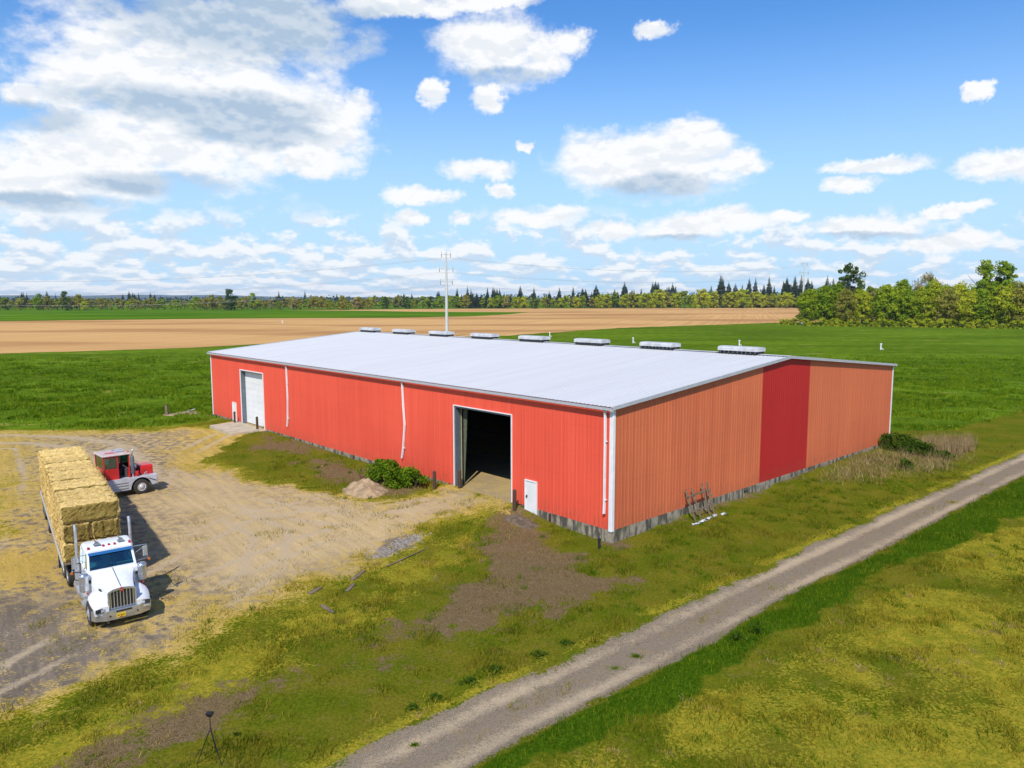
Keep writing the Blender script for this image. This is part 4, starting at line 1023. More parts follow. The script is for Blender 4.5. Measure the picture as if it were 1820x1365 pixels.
def make_bale(seed, L_=2.42, W_=1.165, H_=.872, ends=False):
    """big square bale: long axis y; broad faces rough, twine grooves round it"""
    rs = np.random.RandomState(seed); nxb, nyb, nzb = 9, 18, 7
    vid = {}; vs = []; fs = []; mi = []
    def vert(i, j, k):
        if (i, j, k) in vid: return vid[(i, j, k)]
        u, v, w = i / nxb * 2 - 1, j / nyb * 2 - 1, k / nzb * 2 - 1
        p = np.array([u * W_ / 2, v * L_ / 2, w * H_ / 2])
        # round the edges
        q = np.array([abs(u), abs(v), abs(w)]); e = np.sort(q)
        rd = .055 * max(0, (e[1] - .80) / .20) * (1 if e[2] > .99 else 0)
        cdir = np.array([u if q[0] > .8 else 0, v if q[1] > .92 else 0, w if q[2] > .8 else 0])
        p -= cdir * rd
        n = rs.normal(0, .020, 3); p += n
        for g in (-.62, -.2, .2, .62):            # twine
            if abs(u - g) < .10 and q[1] + q[2] > 1: p[2] -= np.sign(w) * .022 * (q[2] > .99); p[1] -= np.sign(v) * .03 * (q[1] > .99)
        if q[0] > .99: p[0] -= np.sign(u) * (.03 * (abs(w) < .12))
        if q[1] > .99: p[1] += np.sign(v) * .028 * math.sin(u * 11)
        vid[(i, j, k)] = len(vs); vs.append(p); return len(vs) - 1
    def quad(a, b, c, d, m): fs.append((vert(*a), vert(*b), vert(*c), vert(*d))); mi.append(m)
    for i in range(nxb):
        for j in range(nyb):
            for k in (0, nzb): quad((i, j, k), (i + 1, j, k), (i + 1, j + 1, k), (i, j + 1, k), 0)
    for i in range(nxb):
        for k in range(nzb):
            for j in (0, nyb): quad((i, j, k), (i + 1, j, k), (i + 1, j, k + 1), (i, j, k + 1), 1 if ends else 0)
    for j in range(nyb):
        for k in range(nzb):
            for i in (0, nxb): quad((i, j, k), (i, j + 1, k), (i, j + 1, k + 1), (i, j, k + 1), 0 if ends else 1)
    mb = MB(); mb.v = [tuple(q) for q in vs]; mb.f = fs; mb.mi = mi
    for _ in range(1500):                            # loose stalks
        ax = rs.randint(3); sg = rs.choice((-1, 1)); p = rs.uniform(-.98, .98, 3); p[ax] = sg; p = p * np.array([W_, L_, H_]) / 2
        d = rs.normal(0, .06, 3); d[ax] = sg * abs(rs.normal(.02, .02)); e = rs.normal(0, .010, 3)
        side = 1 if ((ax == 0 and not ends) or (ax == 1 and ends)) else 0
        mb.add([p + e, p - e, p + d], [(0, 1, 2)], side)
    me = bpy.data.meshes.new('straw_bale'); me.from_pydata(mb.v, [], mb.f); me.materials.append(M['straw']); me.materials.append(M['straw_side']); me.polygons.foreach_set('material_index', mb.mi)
    bm = bmesh.new(); bm.from_mesh(me); bmesh.ops.recalc_face_normals(bm, faces=bm.faces); bm.to_mesh(me); bm.free()
    return me
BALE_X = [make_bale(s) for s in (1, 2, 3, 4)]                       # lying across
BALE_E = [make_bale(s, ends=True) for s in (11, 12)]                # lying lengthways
rnd = random.Random(8); TZ = hz(*TF)
ct, st2 = math.cos(RH), math.sin(RH)
def put_bale(me, lx, ly, lz, turn, label, group):
    o = bpy.data.objects.new('straw_bale', me)
    o.location = (TF[0] + ct * lx - st2 * ly, TF[1] + st2 * lx + ct * ly, TZ + lz)
    o.rotation_euler = (rnd.uniform(-.012, .012), rnd.uniform(-.012, .012), RH + turn + rnd.uniform(-.012, .012) + (PI if rnd.random() < .5 else 0))
    link(o); tag(o, label, 'bale', group)
ORD = ['first', 'second', 'third', 'fourth', 'fifth', 'sixth', 'seventh', 'eighth', 'ninth', 'tenth', 'eleventh', 'twelfth', 'thirteenth']
for k in range(13):
    gap = .22 if k >= 10 else 0
    x = -.62 - k * 1.225 - gap
    put_bale(rnd.choice(BALE_X), x, rnd.uniform(-.03, .03), 1.36 + 2 * .90 + .44 + rnd.uniform(-.02, .03) + (.05 if k in (3, 9) else 0), 0, ('golden straw bale lying across the top of the load, nearest the white cab' if k == 0 else 'golden straw bale across the top of the load, %s row back from the white cab' % ORD[k]), 'straw bales on the trailer')
    put_bale(rnd.choice(BALE_X), x, rnd.uniform(-.03, .03), 1.36 + .44, 0, ('straw bale lying across the trailer bed right behind the white cab' if k == 0 else 'straw bale in the bottom layer of the load behind the first row'), 'straw bales on the trailer' if k == 0 else 'bottom layer straw bales')
for k in range(6):
    for s_ in (-1, 1):
        lab = ('lengthways straw bale with upright flakes in the middle layer, %s front of load' % ('image-left' if s_ < 0 else 'image-right')) if k == 0 else ('straw bale in the middle layer showing along the sunny left side of the load' if s_ < 0 else 'straw bale in the middle layer on the side facing the red machine')
        put_bale(rnd.choice(BALE_E), -1.24 - k * 2.46 - (.2 if k > 3 else 0), s_ * .60, 1.36 + .90 + .44, PI / 2 + 0 * PI, lab, 'middle layer straw bales %s' % ('front' if k == 0 else ('sunny side' if s_ < 0 else 'far side')))
put_bale(BALE_X[0], -15.6, 0, 1.36 + .90 + .44, 0, 'straw bale across the tail end of the middle layer', 'straw bales on the trailer')

# ================================================================== red hay loader
M['rimwhite'] = mat('pale_steel_rim', (.66, .66, .66), .4, metal=.2, var=.08)
M['redpaint'] = mat('red_machine_paint', (.62, .020, .022), .35, var=.12, scale=2.5, coat=.25)
M['faded_roof'] = mat('sun_faded_roof', (.62, .50, .46), .6, var=.12, scale=3)
M['silver'] = mat('silver_grey_paint', (.56, .58, .64), .42, metal=.15, var=.10, scale=2)
M['darkred'] = mat('dirty_dark_red', (.10, .020, .024), .7, var=.3)
SH = R(44); SQ = (-25.9, 52.3)
sq = thing('hay_loader', 'red cab hay loader with silver skirts parked behind the straw load', 'loader', (SQ[0], SQ[1], hz(*SQ)), SH)
# local: x forward (to image right), y left (away from camera), origin under the nose
mb = MB(); mb.box((-2.4, .4, .8), (4.6, .16, .3)); mb.box((-2.4, -.4, .8), (4.6, .16, .3)); mb.tube([(-1.05, -1.0, .5), (-1.05, 1.0, .5)], .1); mb.tube([(-3.85, -1.0, .5), (-3.85, 1.0, .5)], .1); mb.box((-.15, 0, .75), (.2, 1.6, .4)); mb.build('chassis', M['black'], sq)
for s_ in (-1, 1):
    make_wheel(sq, -1.05, s_ * 1.0, .52, .52, .32, s_, M['rimwhite'])
    make_wheel(sq, -3.85, s_ * 1.0, .52, .52, .32, s_, M['rimwhite'])
    # silver skirt with wheel arch
    arch = [(-1.05 + .66 * math.cos(a), .52 + .66 * math.sin(a)) for a in [R(18) + (R(180) - R(36)) * k / 12 for k in range(13)]]
    prof = [(0.0, 1.26), (0.02, .62), (-.34, .54)] + arch + [(-1.75, .42), (-3.22, .40), (-3.26, 1.20), (-2.0, 1.20)]
    sk = MB(); sk.prism(prof, s_ * 1.08, s_ * 1.16); so_ = sk.build('skirt', M['silver'], sq, bevel=.02)
    for z in (.62, .82, 1.0): MB().box((-2.35, s_ * 1.18, z), (.85, .05, .06)).build('step_bar', M['alu'], so_)
    MB().box((-.30, s_ * 1.168, .93), (.5, .02, .05), (0, .45, 0)).build('dark_stripe', M['black'], so_)
MB().box((-1.65, 0, 1.225), (3.3, 2.3, .05)).build('deck', M['silver'], sq)
MB().loft([[(.10, -1.05, .50), (.10, 1.05, .50), (.04, 1.05, 1.24), (.04, -1.05, 1.24)], [(-.06, -1.12, .50), (-.06, 1.12, .50), (-.06, 1.12, 1.24), (-.06, -1.12, 1.24)]]).build('bumper', M['silver'], sq, bevel=.02)
# engine house
hd = MB(); hd.loft([[(-.10, y_, z) for y_, z in ((-.66, 1.25), (.66, 1.25), (.66, 1.80), (.56, 1.90), (-.56, 1.90), (-.66, 1.80))], [(-.95, y_, z) for y_, z in ((-.66, 1.25), (.66, 1.25), (.66, 1.82), (.56, 1.92), (-.56, 1.92), (-.66, 1.82))]])
hd.build('engine_hood', M['redpaint'], sq, bevel=.02)
en = MB(); en.box((-1.2, 0, 1.5), (.6, .8, .5)); en.tube([(-1.15, -.5, 1.3), (-1.15, -.62, 1.75), (-1.4, -.62, 1.8)], .06); en.build('engine', M['black'], sq, bevel=.02)
MB().lathe([(.26, 1.62), (.28, 1.66), (.28, 1.85), (.22, 1.95), (.05, 1.98)], 18, 'Z', (-1.32, -.35, 0)).build('air_filter', M['chrome'], sq, smooth=True)
MB().lathe([(.17, 1.25), (.19, 1.28), (.19, 1.58), (.16, 1.62)], 16, 'Z', (-1.25, -.78, 0)).build('red_canister', M['redpaint'], sq, smooth=True)
hs_ = MB(); hs_.tube([(-.75, -.8, 1.25), (-.7, -.82, 1.42), (-.55, -.8, 1.46)], .03); hs_.tube([(-.62, -.9, 1.25), (-.6, -.9, 1.38)], .035); hs_.build('pipework', M['alu'], sq)
es = bpy.data.objects.new('exhaust_stack', None); es.empty_display_size = .2; es.location = (-1.50, -.90, 0); link(es, sq)
MB().lathe([(.10, 1.5), (.125, 1.55), (.125, 2.65), (.09, 2.72)], 16, 'Z').build('heat_shield', M['jamb'], es, smooth=True)
MB().tube([(0, 0, 1.25), (0, 0, 2.95), (.02, 0, 3.1), (.09, 0, 3.18), (.15, 0, 3.14)], .06, 12).build('pipe', M['alu'], es, smooth=True)
# cab
CX0, CX1, CY = -3.30, -1.72, .92
lo = MB(); lo.box(((CX0 - 2.42) / 2, -CY, 1.62), (CX0 * -1 - 2.42, .06, .78)); lo.box(((CX0 + CX1) / 2, CY, 1.62), (CX1 - CX0, .06, .78)); lo.box((CX0, 0, 1.62), (.06, 2 * CY - .06, .78)); lo.box((CX1, 0, 1.55), (.06, 2 * CY - .06, .64))
cab2 = lo.build('cab', M['redpaint'], sq, bevel=.015)
for x in (CX0, -2.44, CX1):
    for s_ in (-1, 1): mb = MB().box((x, s_ * CY, 2.06 if not (x == -2.44 and s_ > 0) else 2.3), (.08, .075, 1.66 if not (x == -2.44 and s_ > 0) else 1.2)); mb.build('pillar', M['redpaint'], cab2)
mb = MB(); mb.box(((CX0 - 2.44) / 2, -CY - .002, 2.83), (-CX0 - 2.44, .07, .12))
mb.build('head_rail', M['redpaint'], cab2)
rf = MB(); rf.loft([[(x, y_, z) for x, y_ in ((CX0 - .10 - d, -CY - .10 - d), (CX1 + .12 + d, -CY - .10 - d), (CX1 + .12 + d, CY + .10 + d), (CX0 - .10 - d, CY + .10 + d))] for z, d in ((2.88, 0), (2.93, .02), (3.0, -.06))]); rfo = rf.build('cab_roof', M['faded_roof'], cab2, bevel=.02)
MB().box((-2.75, -.30, 3.01), (.52, .42, .03)).build('roof_hatch', M['redpaint'], rfo)
for y_ in (-.25, .35):
    mb = MB(); mb.lathe([(.05, -.35), (.05, .35)], 10, 'X', (-2.1, y_, 3.08)); mb.build('roof_lamp', M['silver'], rfo, smooth=True)
MB().lathe([(.05, 3.0), (.05, 3.1), (.02, 3.12)], 10, 'Z', (-1.72, -.8, 0)).build('beacon', M['amber'], rfo)
MB().box(((CX0 - 2.44) / 2, -CY, 2.40), (-CX0 - 2.44 - .10, .02, .72)).build('side_window', M['glass'], cab2)
MB().box((CX0, 0, 2.42), (.02, 2 * CY - .12, .8)).build('rear_window', M['glass'], cab2)
MB().box((CX1, 0, 2.36), (.02, 2 * CY - .12, .92)).build('front_window', M['glass'], cab2)
MB().box((-2.08, CY, 2.42), (.62, .02, .8)).build('side_window', M['glass'], cab2)
sb_ = MB(); sb_.box((-2.30, -.25, 1.62), (.5, .5, .14)); sb_.box((-2.30, -.25, 1.42), (.3, .3, .3)); sb_.box((-2.55, -.25, 1.98), (.12, .48, .7)); sb_.build('seat', M['seat'], cab2, bevel=.03)
cn = MB(); cn.box((-1.85, -.25, 1.6), (.16, .8, .6)); cn.tube([(-1.88, -.25, 1.9), (-2.00, -.25, 2.08)], .03); cn.build('console', M['dashboard'], cab2)
swh = MB(); swh.tube([(-2.00 + .05 * math.cos(a), -.25 + .19 * math.sin(a), 2.08 + .12 * math.cos(a)) for a in [2 * PI * k / 16 for k in range(17)]], .015, 6, cap=False); swh.build('steering_wheel', M['black'], cab2)
# mast and squeeze arms at the tail
ms = MB()
for s_ in (-1, 1): ms.box((-4.75, s_ * .62, 1.75), (.18, .16, 2.9))
for z in (.6, 1.8, 3.1): ms.box((-4.75, 0, z), (.16, 1.3, .14))
mo = ms.build('mast', M['darkred'], sq, bevel=.015)
for s_ in (-1, 1):
    MB().box((-4.1, s_ * .55, .85), (1.3, .18, .26)).build('mast_arm', M['darkred'], mo)
    MB().tube([(-3.7, s_ * .3, 1.3), (-4.7, s_ * .3, 2.4)], .06, 10).build('hydraulic_ram', M['jamb'], mo, smooth=True)
MB().box((-4.7, 0, 3.28), (.45, .5, .22)).build('mast_head', M['jamb'], mo, bevel=.03)
MB().box((-3.62, 0, 1.15), (.5, 1.7, .5)).build('counterweight', M['darkred'], sq, bevel=.04)

# ================================================================== the driver
M['navy'] = mat('navy_work_clothes', (.022, .030, .060), .9, var=.2, scale=12)
M['skin'] = mat('skin', (.50, .28, .19), .6, var=.05)
M['hair'] = mat('dark_cap', (.03, .028, .03), .9)
def skin_body(name, joints, edges, m, parent, levels=1):
    me = bpy.data.meshes.new(name); me.from_pydata([j[0] for j in joints], edges, [])
    o = link(bpy.data.objects.new(name, me), parent)
    sk = o.modifiers.new('skin', 'SKIN'); sk.use_smooth_shade = True
    me.skin_vertices.new() if not me.skin_vertices else None
    for i, j in enumerate(joints): me.skin_vertices[0].data[i].radius = (j[1], j[1] * (j[2] if len(j) > 2 else 1)); 
    me.skin_vertices[0].data[0].use_root = True
    sub = o.modifiers.new('sub', 'SUBSURF'); sub.levels = levels; sub.render_levels = levels
    me.materials.append(m); return o
px, py, pz = -2.34, -.25, 1.72
driver = thing('person', 'person in dark navy work clothes seated at the wheel in the red cab', 'person', (0, 0, 0))
driver.location = sq.matrix_world.translation; driver.matrix_world = Matrix.Translation((SQ[0], SQ[1], hz(*SQ))) @ Matrix.Rotation(SH, 4, 'Z')
J = [((px, py, pz + .08), .15, 1.15), ((px + .02, py, pz + .32), .14, 1.25), ((px + .03, py, pz + .52), .13, 1.3), ((px + .04, py, pz + .64), .065),
     ((px + .02, py - .20, pz + .52), .07), ((px + .16, py - .25, pz + .27), .05), ((px + .33, py - .17, pz + .38), .038),
     ((px + .02, py + .20, pz + .52), .07), ((px + .16, py + .25, pz + .27), .05), ((px + .33, py + .17, pz + .38), .038),
     ((px + .08, py - .11, pz + .04), .095), ((px + .44, py - .12, pz + .06), .075), ((px + .50, py - .12, pz - .36), .052),
     ((px + .08, py + .11, pz + .04), .095), ((px + .44, py + .12, pz + .06), .075), ((px + .50, py + .12, pz - .36), .052)]
E_ = [(0, 1), (1, 2), (2, 3), (2, 4), (4, 5), (5, 6), (2, 7), (7, 8), (8, 9), (0, 10), (10, 11), (11, 12), (0, 13), (13, 14), (14, 15)]
skin_body('body', J, E_, M['navy'], driver)
for s_ in (-1, 1):
    hj = [((px + .33, py + s_ * .17, pz + .38), .034), ((px + .39, py + s_ * .165, pz + .39), .030)]; he = [(0, 1)]
    for k in range(4):
        b0 = (px + .405 , py + s_ * (.165 + .022 * (k - 1.5)), pz + .40)
        hj += [((b0[0], b0[1], b0[2]), .010), ((b0[0] + .035, b0[1], b0[2] + .012 - .004 * k), .009), ((b0[0] + .045, b0[1], b0[2] - .02), .008)]
        n = len(hj); he += [(1, n - 3), (n - 3, n - 2), (n - 2, n - 1)]
    hj += [((px + .37, py + s_ * .13, pz + .40), .011), ((px + .40, py + s_ * .11, pz + .42), .010)]; n = len(hj); he += [(0, n - 2), (n - 2, n - 1)]
    skin_body('hand', hj, he, M['skin'], driver)
    bo = MB(); bo.loft([[(px + .44, py + s_ * .12 - .05, pz - .44), (px + .44, py + s_ * .12 + .05, pz - .44), (px + .44, py + s_ * .12 + .05, pz - .33), (px + .44, py + s_ * .12 - .05, pz - .33)], [(px + .68, py + s_ * .12 - .05, pz - .44), (px + .68, py + s_ * .12 + .05, pz - .44), (px + .68, py + s_ * .12 + .04, pz - .39), (px + .68, py + s_ * .12 - .04, pz - .39)]]); bo.build('boot', M['black'], driver, bevel=.02)
hc = (px + .06, py, pz + .80)
def headmesh():
    mb = MB(); rings = []
    for z, rx, ry, ox in ((-.125, .045, .04, .03), (-.10, .065, .055, .025), (-.05, .088, .07, .01), (0, .098, .077, 0), (.05, .098, .077, -.005), (.09, .08, .066, -.005), (.12, .04, .034, -.005)):
        rings.append([(hc[0] + ox + rx * math.cos(a), hc[1] + ry * math.sin(a), hc[2] + z) for a in [2 * PI * k / 14 for k in range(14)]])
    mb.loft(rings); return mb
hm = headmesh()
hm.loft([[(hc[0] + .09, hc[1] - .014, hc[2] - .035), (hc[0] + .09, hc[1] + .014, hc[2] - .035), (hc[0] + .095, hc[1], hc[2] + .02)], [(hc[0] + .12, hc[1] - .008, hc[2] - .03), (hc[0] + .12, hc[1] + .008, hc[2] - .03), (hc[0] + .10, hc[1], hc[2] + .018)]])
head = hm.build('head', M['skin'], driver, smooth=True)
for s_ in (-1, 1):
    MB().lathe([(.012, -.006), (.014, 0), (.008, .008)], 8, 'X', (hc[0] + .088, hc[1] + s_ * .032, hc[2] + .005)).build('eye', M['black'], head)
    MB().lathe([(.022, -.006), (.026, 0), (.02, .006)], 8, 'Y', (hc[0] - .005, hc[1] + s_ * .08, hc[2] - .01)).build('ear', M['skin'], head)
MB().box((hc[0] + .087, hc[1], hc[2] - .065), (.012, .045, .009)).build('mouth', M['redlens'], head)
cp = MB(); cp.loft([[(hc[0] - .003 + r_ * .108 * math.cos(a), hc[1] + r_ * .086 * math.sin(a), hc[2] + z) for a in [2 * PI * k / 14 for k in range(14)]] for z, r_ in ((.045, 1.0), (.08, .97), (.115, .75), (.135, .3))]); cp.box((hc[0] + .13, hc[1], hc[2] + .05), (.10, .14, .012)); cp.build('cap', M['hair'], driver, smooth=True)

# ================================================================== vegetation
RS = np.random.RandomState(42)
def leaf_quads(centers, normals, size, rs, aspect=.6, droop=0.0, fold=False):
    """one small quad for each leaf clump"""
    n = len(centers)
    t = rs.normal(size=(n, 3)); t -= (t * normals).sum(1, keepdims=True) * normals
    t /= np.linalg.norm(t, axis=1, keepdims=True) + 1e-9
    b = np.cross(normals, t); s = (size * rs.uniform(.55, 1.35, n))[:, None]
    p0 = centers - t * s * .5; p1 = centers + b * s * aspect * .5; p2 = centers + t * s * .5 - np.array([0, 0, droop]) * s; p3 = centers - b * s * aspect * .5
    v = np.stack([p0, p1, p2, p3], 1).reshape(-1, 3); f = np.arange(n * 4).reshape(-1, 4)
    return v, f
def unit(rs, n):
    d = rs.normal(size=(n, 3)); return d / np.linalg.norm(d, axis=1, keepdims=True)
def crown_mesh(name, m, seed, H, Rw, base=.25, blobs=34, per=70, leaf=.9, shape='round', flat=1.0):
    """crown: clumps of leaves spread through an uneven volume"""
    rs = np.random.RandomState(seed); cs = []; ns = []
    for k in range(blobs):
        u = rs.uniform(0, 1) ** .8; z = H * (base + (1 - base) * u)
        if shape == 'round': prof = math.sin(PI * min(.12 + .86 * u, 1)) ** .6
        elif shape == 'tall': prof = .75 * math.sin(PI * min(.2 + .78 * u, 1)) ** .5
        elif shape == 'bush': prof = (1 - u) ** .45 + .12
        else: prof = math.sin(PI * min(.05 + .7 * u + .2, 1)) ** .7
        a = rs.uniform(0, 2 * PI); r = Rw * prof * math.sqrt(rs.uniform(.15, 1)) * .82 * (1.22 if rs.uniform() < .14 else 1); z *= (1.08 if rs.uniform() < .1 else 1)
        c = np.array([r * math.cos(a), r * math.sin(a), z]); br = Rw * rs.uniform(.13, .34)
        d = unit(rs, per); d[:, 2] = np.abs(d[:, 2]) * np.where(rs.uniform(size=per) < .72, 1, -1)
        p = c + d * br * rs.uniform(.55, 1.08, (per, 1)) * np.array([1, 1, .8 * flat])
        nn = d + rs.normal(0, .55, (per, 3)); nn /= np.linalg.norm(nn, axis=1, keepdims=True)
        cs.append(p); ns.append(nn)
    c = np.concatenate(cs); c[:, 2] = np.maximum(c[:, 2], H * base * .35)
    v, f = leaf_quads(c, np.concatenate(ns), leaf, rs, .75)
    return v, f
def trunk_mb(seed, H, r0, limbs=6, spread=.35, top=.75):
    rd = random.Random(seed); mb = MB()
    pts = [(rd.uniform(-.02, .02) * H * t, rd.uniform(-.02, .02) * H * t, H * t) for t in (0, .2, .45, top)]
    pts[0] = (0, 0, -.3); mb.tube(pts, [r0, r0 * .8, r0 * .55, r0 * .2], 7)
    for k in range(limbs):
        a = 2 * PI * k / limbs + rd.uniform(-.4, .4); z = H * rd.uniform(.22, .6); l = H * spread * rd.uniform(.6, 1)
        p0 = (0, 0, z); p1 = (math.cos(a) * l * .5, math.sin(a) * l * .5, z + l * .45); p2 = (math.cos(a) * l, math.sin(a) * l, z + l * .95)
        mb.tube([p0, p1, p2], [r0 * .4, r0 * .25, r0 * .06], 5)
    return mb
M['bark'] = mat('bark', (.11, .085, .065), .95, var=.2, scale=3)
L_ = {}
L_['spring'] = leaf_mat('spring_green_leaves', (.27, .35, .018), (.50, .50, .04), .22)
L_['mid'] = leaf_mat('mid_green_leaves', (.15, .25, .014), (.32, .40, .026), .22)
L_['olive'] = leaf_mat('olive_leaves', (.23, .23, .045), (.38, .35, .07), .22)
L_['bare'] = leaf_mat('budding_twigs', (.30, .25, .11), (.40, .34, .14), .25, trans=.2)
L_['dark'] = leaf_mat('dark_green_leaves', (.045, .095, .02), (.10, .16, .03), .22)
L_['fir'] = leaf_mat('fir_needles', (.035, .065, .045), (.065, .10, .06), .15, trans=.1)
L_['bush'] = leaf_mat('bush_leaves', (.085, .165, .009), (.18, .26, .018), 1.5)
L_['bramble'] = leaf_mat('bramble_leaves', (.045, .095, .010), (.11, .165, .020), 1.2)
L_['twig'] = leaf_mat('dry_stems', (.24, .165, .09), (.42, .32, .18), 1.0, trans=.15)
PROTO = {}
def tree_proto(key, lm, seed, H, Rw, **kw):
    v, f = crown_mesh(key, L_[lm], seed, H, Rw, **kw)
    me = bpy.data.meshes.new('crown')
    o = mesh_np('crown', v, f, L_[lm]); me = o.data; bpy.data.objects.remove(o)
    tr = trunk_mb(seed, H, H * .022 + .08).build('trunk', M['bark']); tm = tr.data; bpy.data.objects.remove(tr)
    PROTO[key] = (tm, me, H)
def fir_proto(key, seed, H, Rw):
    rs = np.random.RandomState(seed); c = []; fcs = []; n = 0; tiers = 26
    for k in range(tiers):
        u = k / (tiers - 1); z = H * (.10 + .88 * u); r = Rw * (1 - u) ** .85 * rs.uniform(.75, 1.15) + .25
        nb = int(13 - 6 * u)
        for j in range(nb):
            a = 2 * PI * j / nb + rs.uniform(-.35, .35); rr = r * rs.uniform(.6, 1.15); w = rr * .30 + .2; d = np.array([math.cos(a), math.sin(a), 0]); s = np.array([-d[1], d[0], 0])
            p0 = np.array([0, 0, z + .35]); p1 = d * rr * .6 + s * w + np.array([0, 0, z - rr * .10]); p2 = d * rr + np.array([0, 0, z - rr * .32]); p3 = d * rr * .6 - s * w + np.array([0, 0, z - rr * .14])
            c += [p0, p1, p2, p3]; fcs.append((n, n + 1, n + 2, n + 3)); n += 4
            p4 = d * rr * .5 + np.array([0, 0, z - rr * .5 - .5]); c += [p0, p2, p4]; 
            fcs.append((n, n + 1, n + 2, n + 2)); n += 3
    tri = []
    for q in fcs:
        tri.append((q[0], q[1], q[2])); 
        if q[2] != q[3]: tri.append((q[0], q[2], q[3]))
    o = mesh_np('crown', np.array(c), np.array(tri), L_['fir']); me = o.data; bpy.data.objects.remove(o)
    tr = MB().tube([(0, 0, -.5), (0, 0, H * .5), (0, 0, H * 1.02)], [H * .016, H * .009, .03], 7).build('trunk', M['bark']); tm = tr.data; bpy.data.objects.remove(tr)
    PROTO[key] = (tm, me, H)
def plant_tree(key, name, x, y, s, label, group=None, z=0.0, sx=1.0, rot=None, cat='tree'):
    tm, me, H = PROTO[key]
    t = thing(name, label, cat, (x, y, z), RS.uniform(0, 6.28) if rot is None else rot, group)
    t.scale = (s * sx, s * sx, s)
    link(bpy.data.objects.new('trunk', tm), t); link(bpy.data.objects.new('crown', me), t)
    return t
# prototypes for the wood by the right-hand field (18 m class)
for i, (lm, sh_) in enumerate((('spring', 'round'), ('mid', 'round'), ('spring', 'tall'), ('olive', 'round'), ('mid', 'tall'), ('bare', 'tall'))):
    tree_proto('w%d' % i, lm, 100 + i, 18, 7.5, base=.10, blobs=95 if lm != 'bare' else 60, per=80 if lm != 'bare' else 50, leaf=.72 if lm != 'bare' else .5, shape=sh_)
tree_proto('lone', 'dark', 131, 24, 7.0, base=.34, blobs=44, per=70, leaf=.8, shape='round')
tree_proto('tall_mid', 'mid', 133, 26, 7.5, base=.22, blobs=70, per=80, leaf=.8, shape='tall')
tree_proto('bushy', 'spring', 134, 5, 4.5, base=.0, blobs=26, per=60, leaf=.6, shape='bush')
# prototypes for the far belt
for i, (lm, sh_) in enumerate((('spring', 'round'), ('mid', 'round'), ('olive', 'round'), ('bare', 'round'), ('dark', 'tall'), ('olive', 'tall'))):
    tree_proto('f%d' % i, lm, 200 + i, 18, 8.0, base=.06, blobs=34, per=34, leaf=1.5, shape=sh_)
for i in range(4): fir_proto('fir%d' % i, 300 + i, 36, (5.5, 7.5, 9.0, 6.5)[i])

def at(px_, d):
    """a spot d metres out on the bearing that crosses the picture at column px_ of 1820"""
    return ((px_ - 910) / 1320 * d, d)
# ---- the wood to the right of the field
rw = random.Random(77)
WOODLINE = [(1432, 384, 'w1', .98), (1462, 382, 'w1', 1.12), (1500, 372, 'w3', .95), (1486, 395, 'w4', 1.15), (1530, 372, 'w2', .98), (1556, 380, 'w5', 1.05), (1570, 366, 'w1', 1.12), (1598, 372, 'w4', 1.22), (1612, 362, 'w1', .98), (1640, 360, 'w0', 1.02), (1655, 374, 'w2', 1.22), (1680, 356, 'w3', .98), (1700, 368, 'w2', 1.15), (1716, 352, 'w0', .92), (1738, 350, 'w1', 1.0), (1765, 352, 'w4', .98), (1780, 345, 'w0', 1.08), (1808, 342, 'w3', 1.1), (1830, 340, 'w2', 1.22), (1850, 338, 'w0', 1.0), (1880, 336, 'w1', 1.1), (1920, 340, 'w4', 1.1)]
WL = {'w0': 'light spring-green leafy tree', 'w1': 'full mid-green leafy tree', 'w2': 'tall yellow-green tree', 'w3': 'olive budding tree', 'w4': 'tall mid-green tree', 'w5': 'thin brown half-bare tree'}
for i, (px_, d, key, s) in enumerate(WOODLINE):
    x, y = at(px_, d)
    where = 'at the field-corner end of the wood' if px_ < 1480 else ('in the left part of the wood edge' if px_ < 1580 else ('in the middle of the wood edge' if px_ < 1700 else 'in the right part of the wood edge'))
    plant_tree(key, 'tree', x, y, s * .94, '%s %s' % (WL[key], where), 'wood edge %s %s' % (key, where[-30:]))
x, y = at(1505, 398); plant_tree('lone', 'tree', x, y, 1.30, 'tall dark open-crowned tree rising above the left end of the wood', sx=.85)
x, y = at(1745, 372); plant_tree('tall_mid', 'tree', x, y, 1.22, 'tall dark-topped tree standing over the right part of the wood', sx=.8)
x, y = at(1778, 372); plant_tree('tall_mid', 'tree', x, y, 1.20, 'broad tall green tree beside the dark-topped one over the wood', sx=1.05)
x, y = at(1640, 392); plant_tree('w5', 'tree', x, y, 1.40, 'thin half-bare tree poking above the middle of the wood')
for i in range(34):
    px_ = 1385 + i * 14 + rw.uniform(-5, 5); d = 378 - max(0, px_ - 1430) * .105 + rw.uniform(-3, 3) + (12 if px_ < 1425 else 0)
    x, y = at(px_, d); plant_tree('bushy', 'shrub', x, y, rw.uniform(.42, .8) if px_ > 1405 else .55, 'low bright bramble bush along the foot of the wood', 'brambles at the foot of the wood', cat='shrub')
for i in range(16):
    px_ = 1440 + i * 26; x, y = at(px_, 400 + rw.uniform(0, 20)); plant_tree(rw.choice(('w1', 'w2', 'w4', 'w0')), 'tree', x, y, rw.uniform(.85, 1.1), 'leafy tree half hidden behind the front row of the wood', 'trees deeper in the wood')
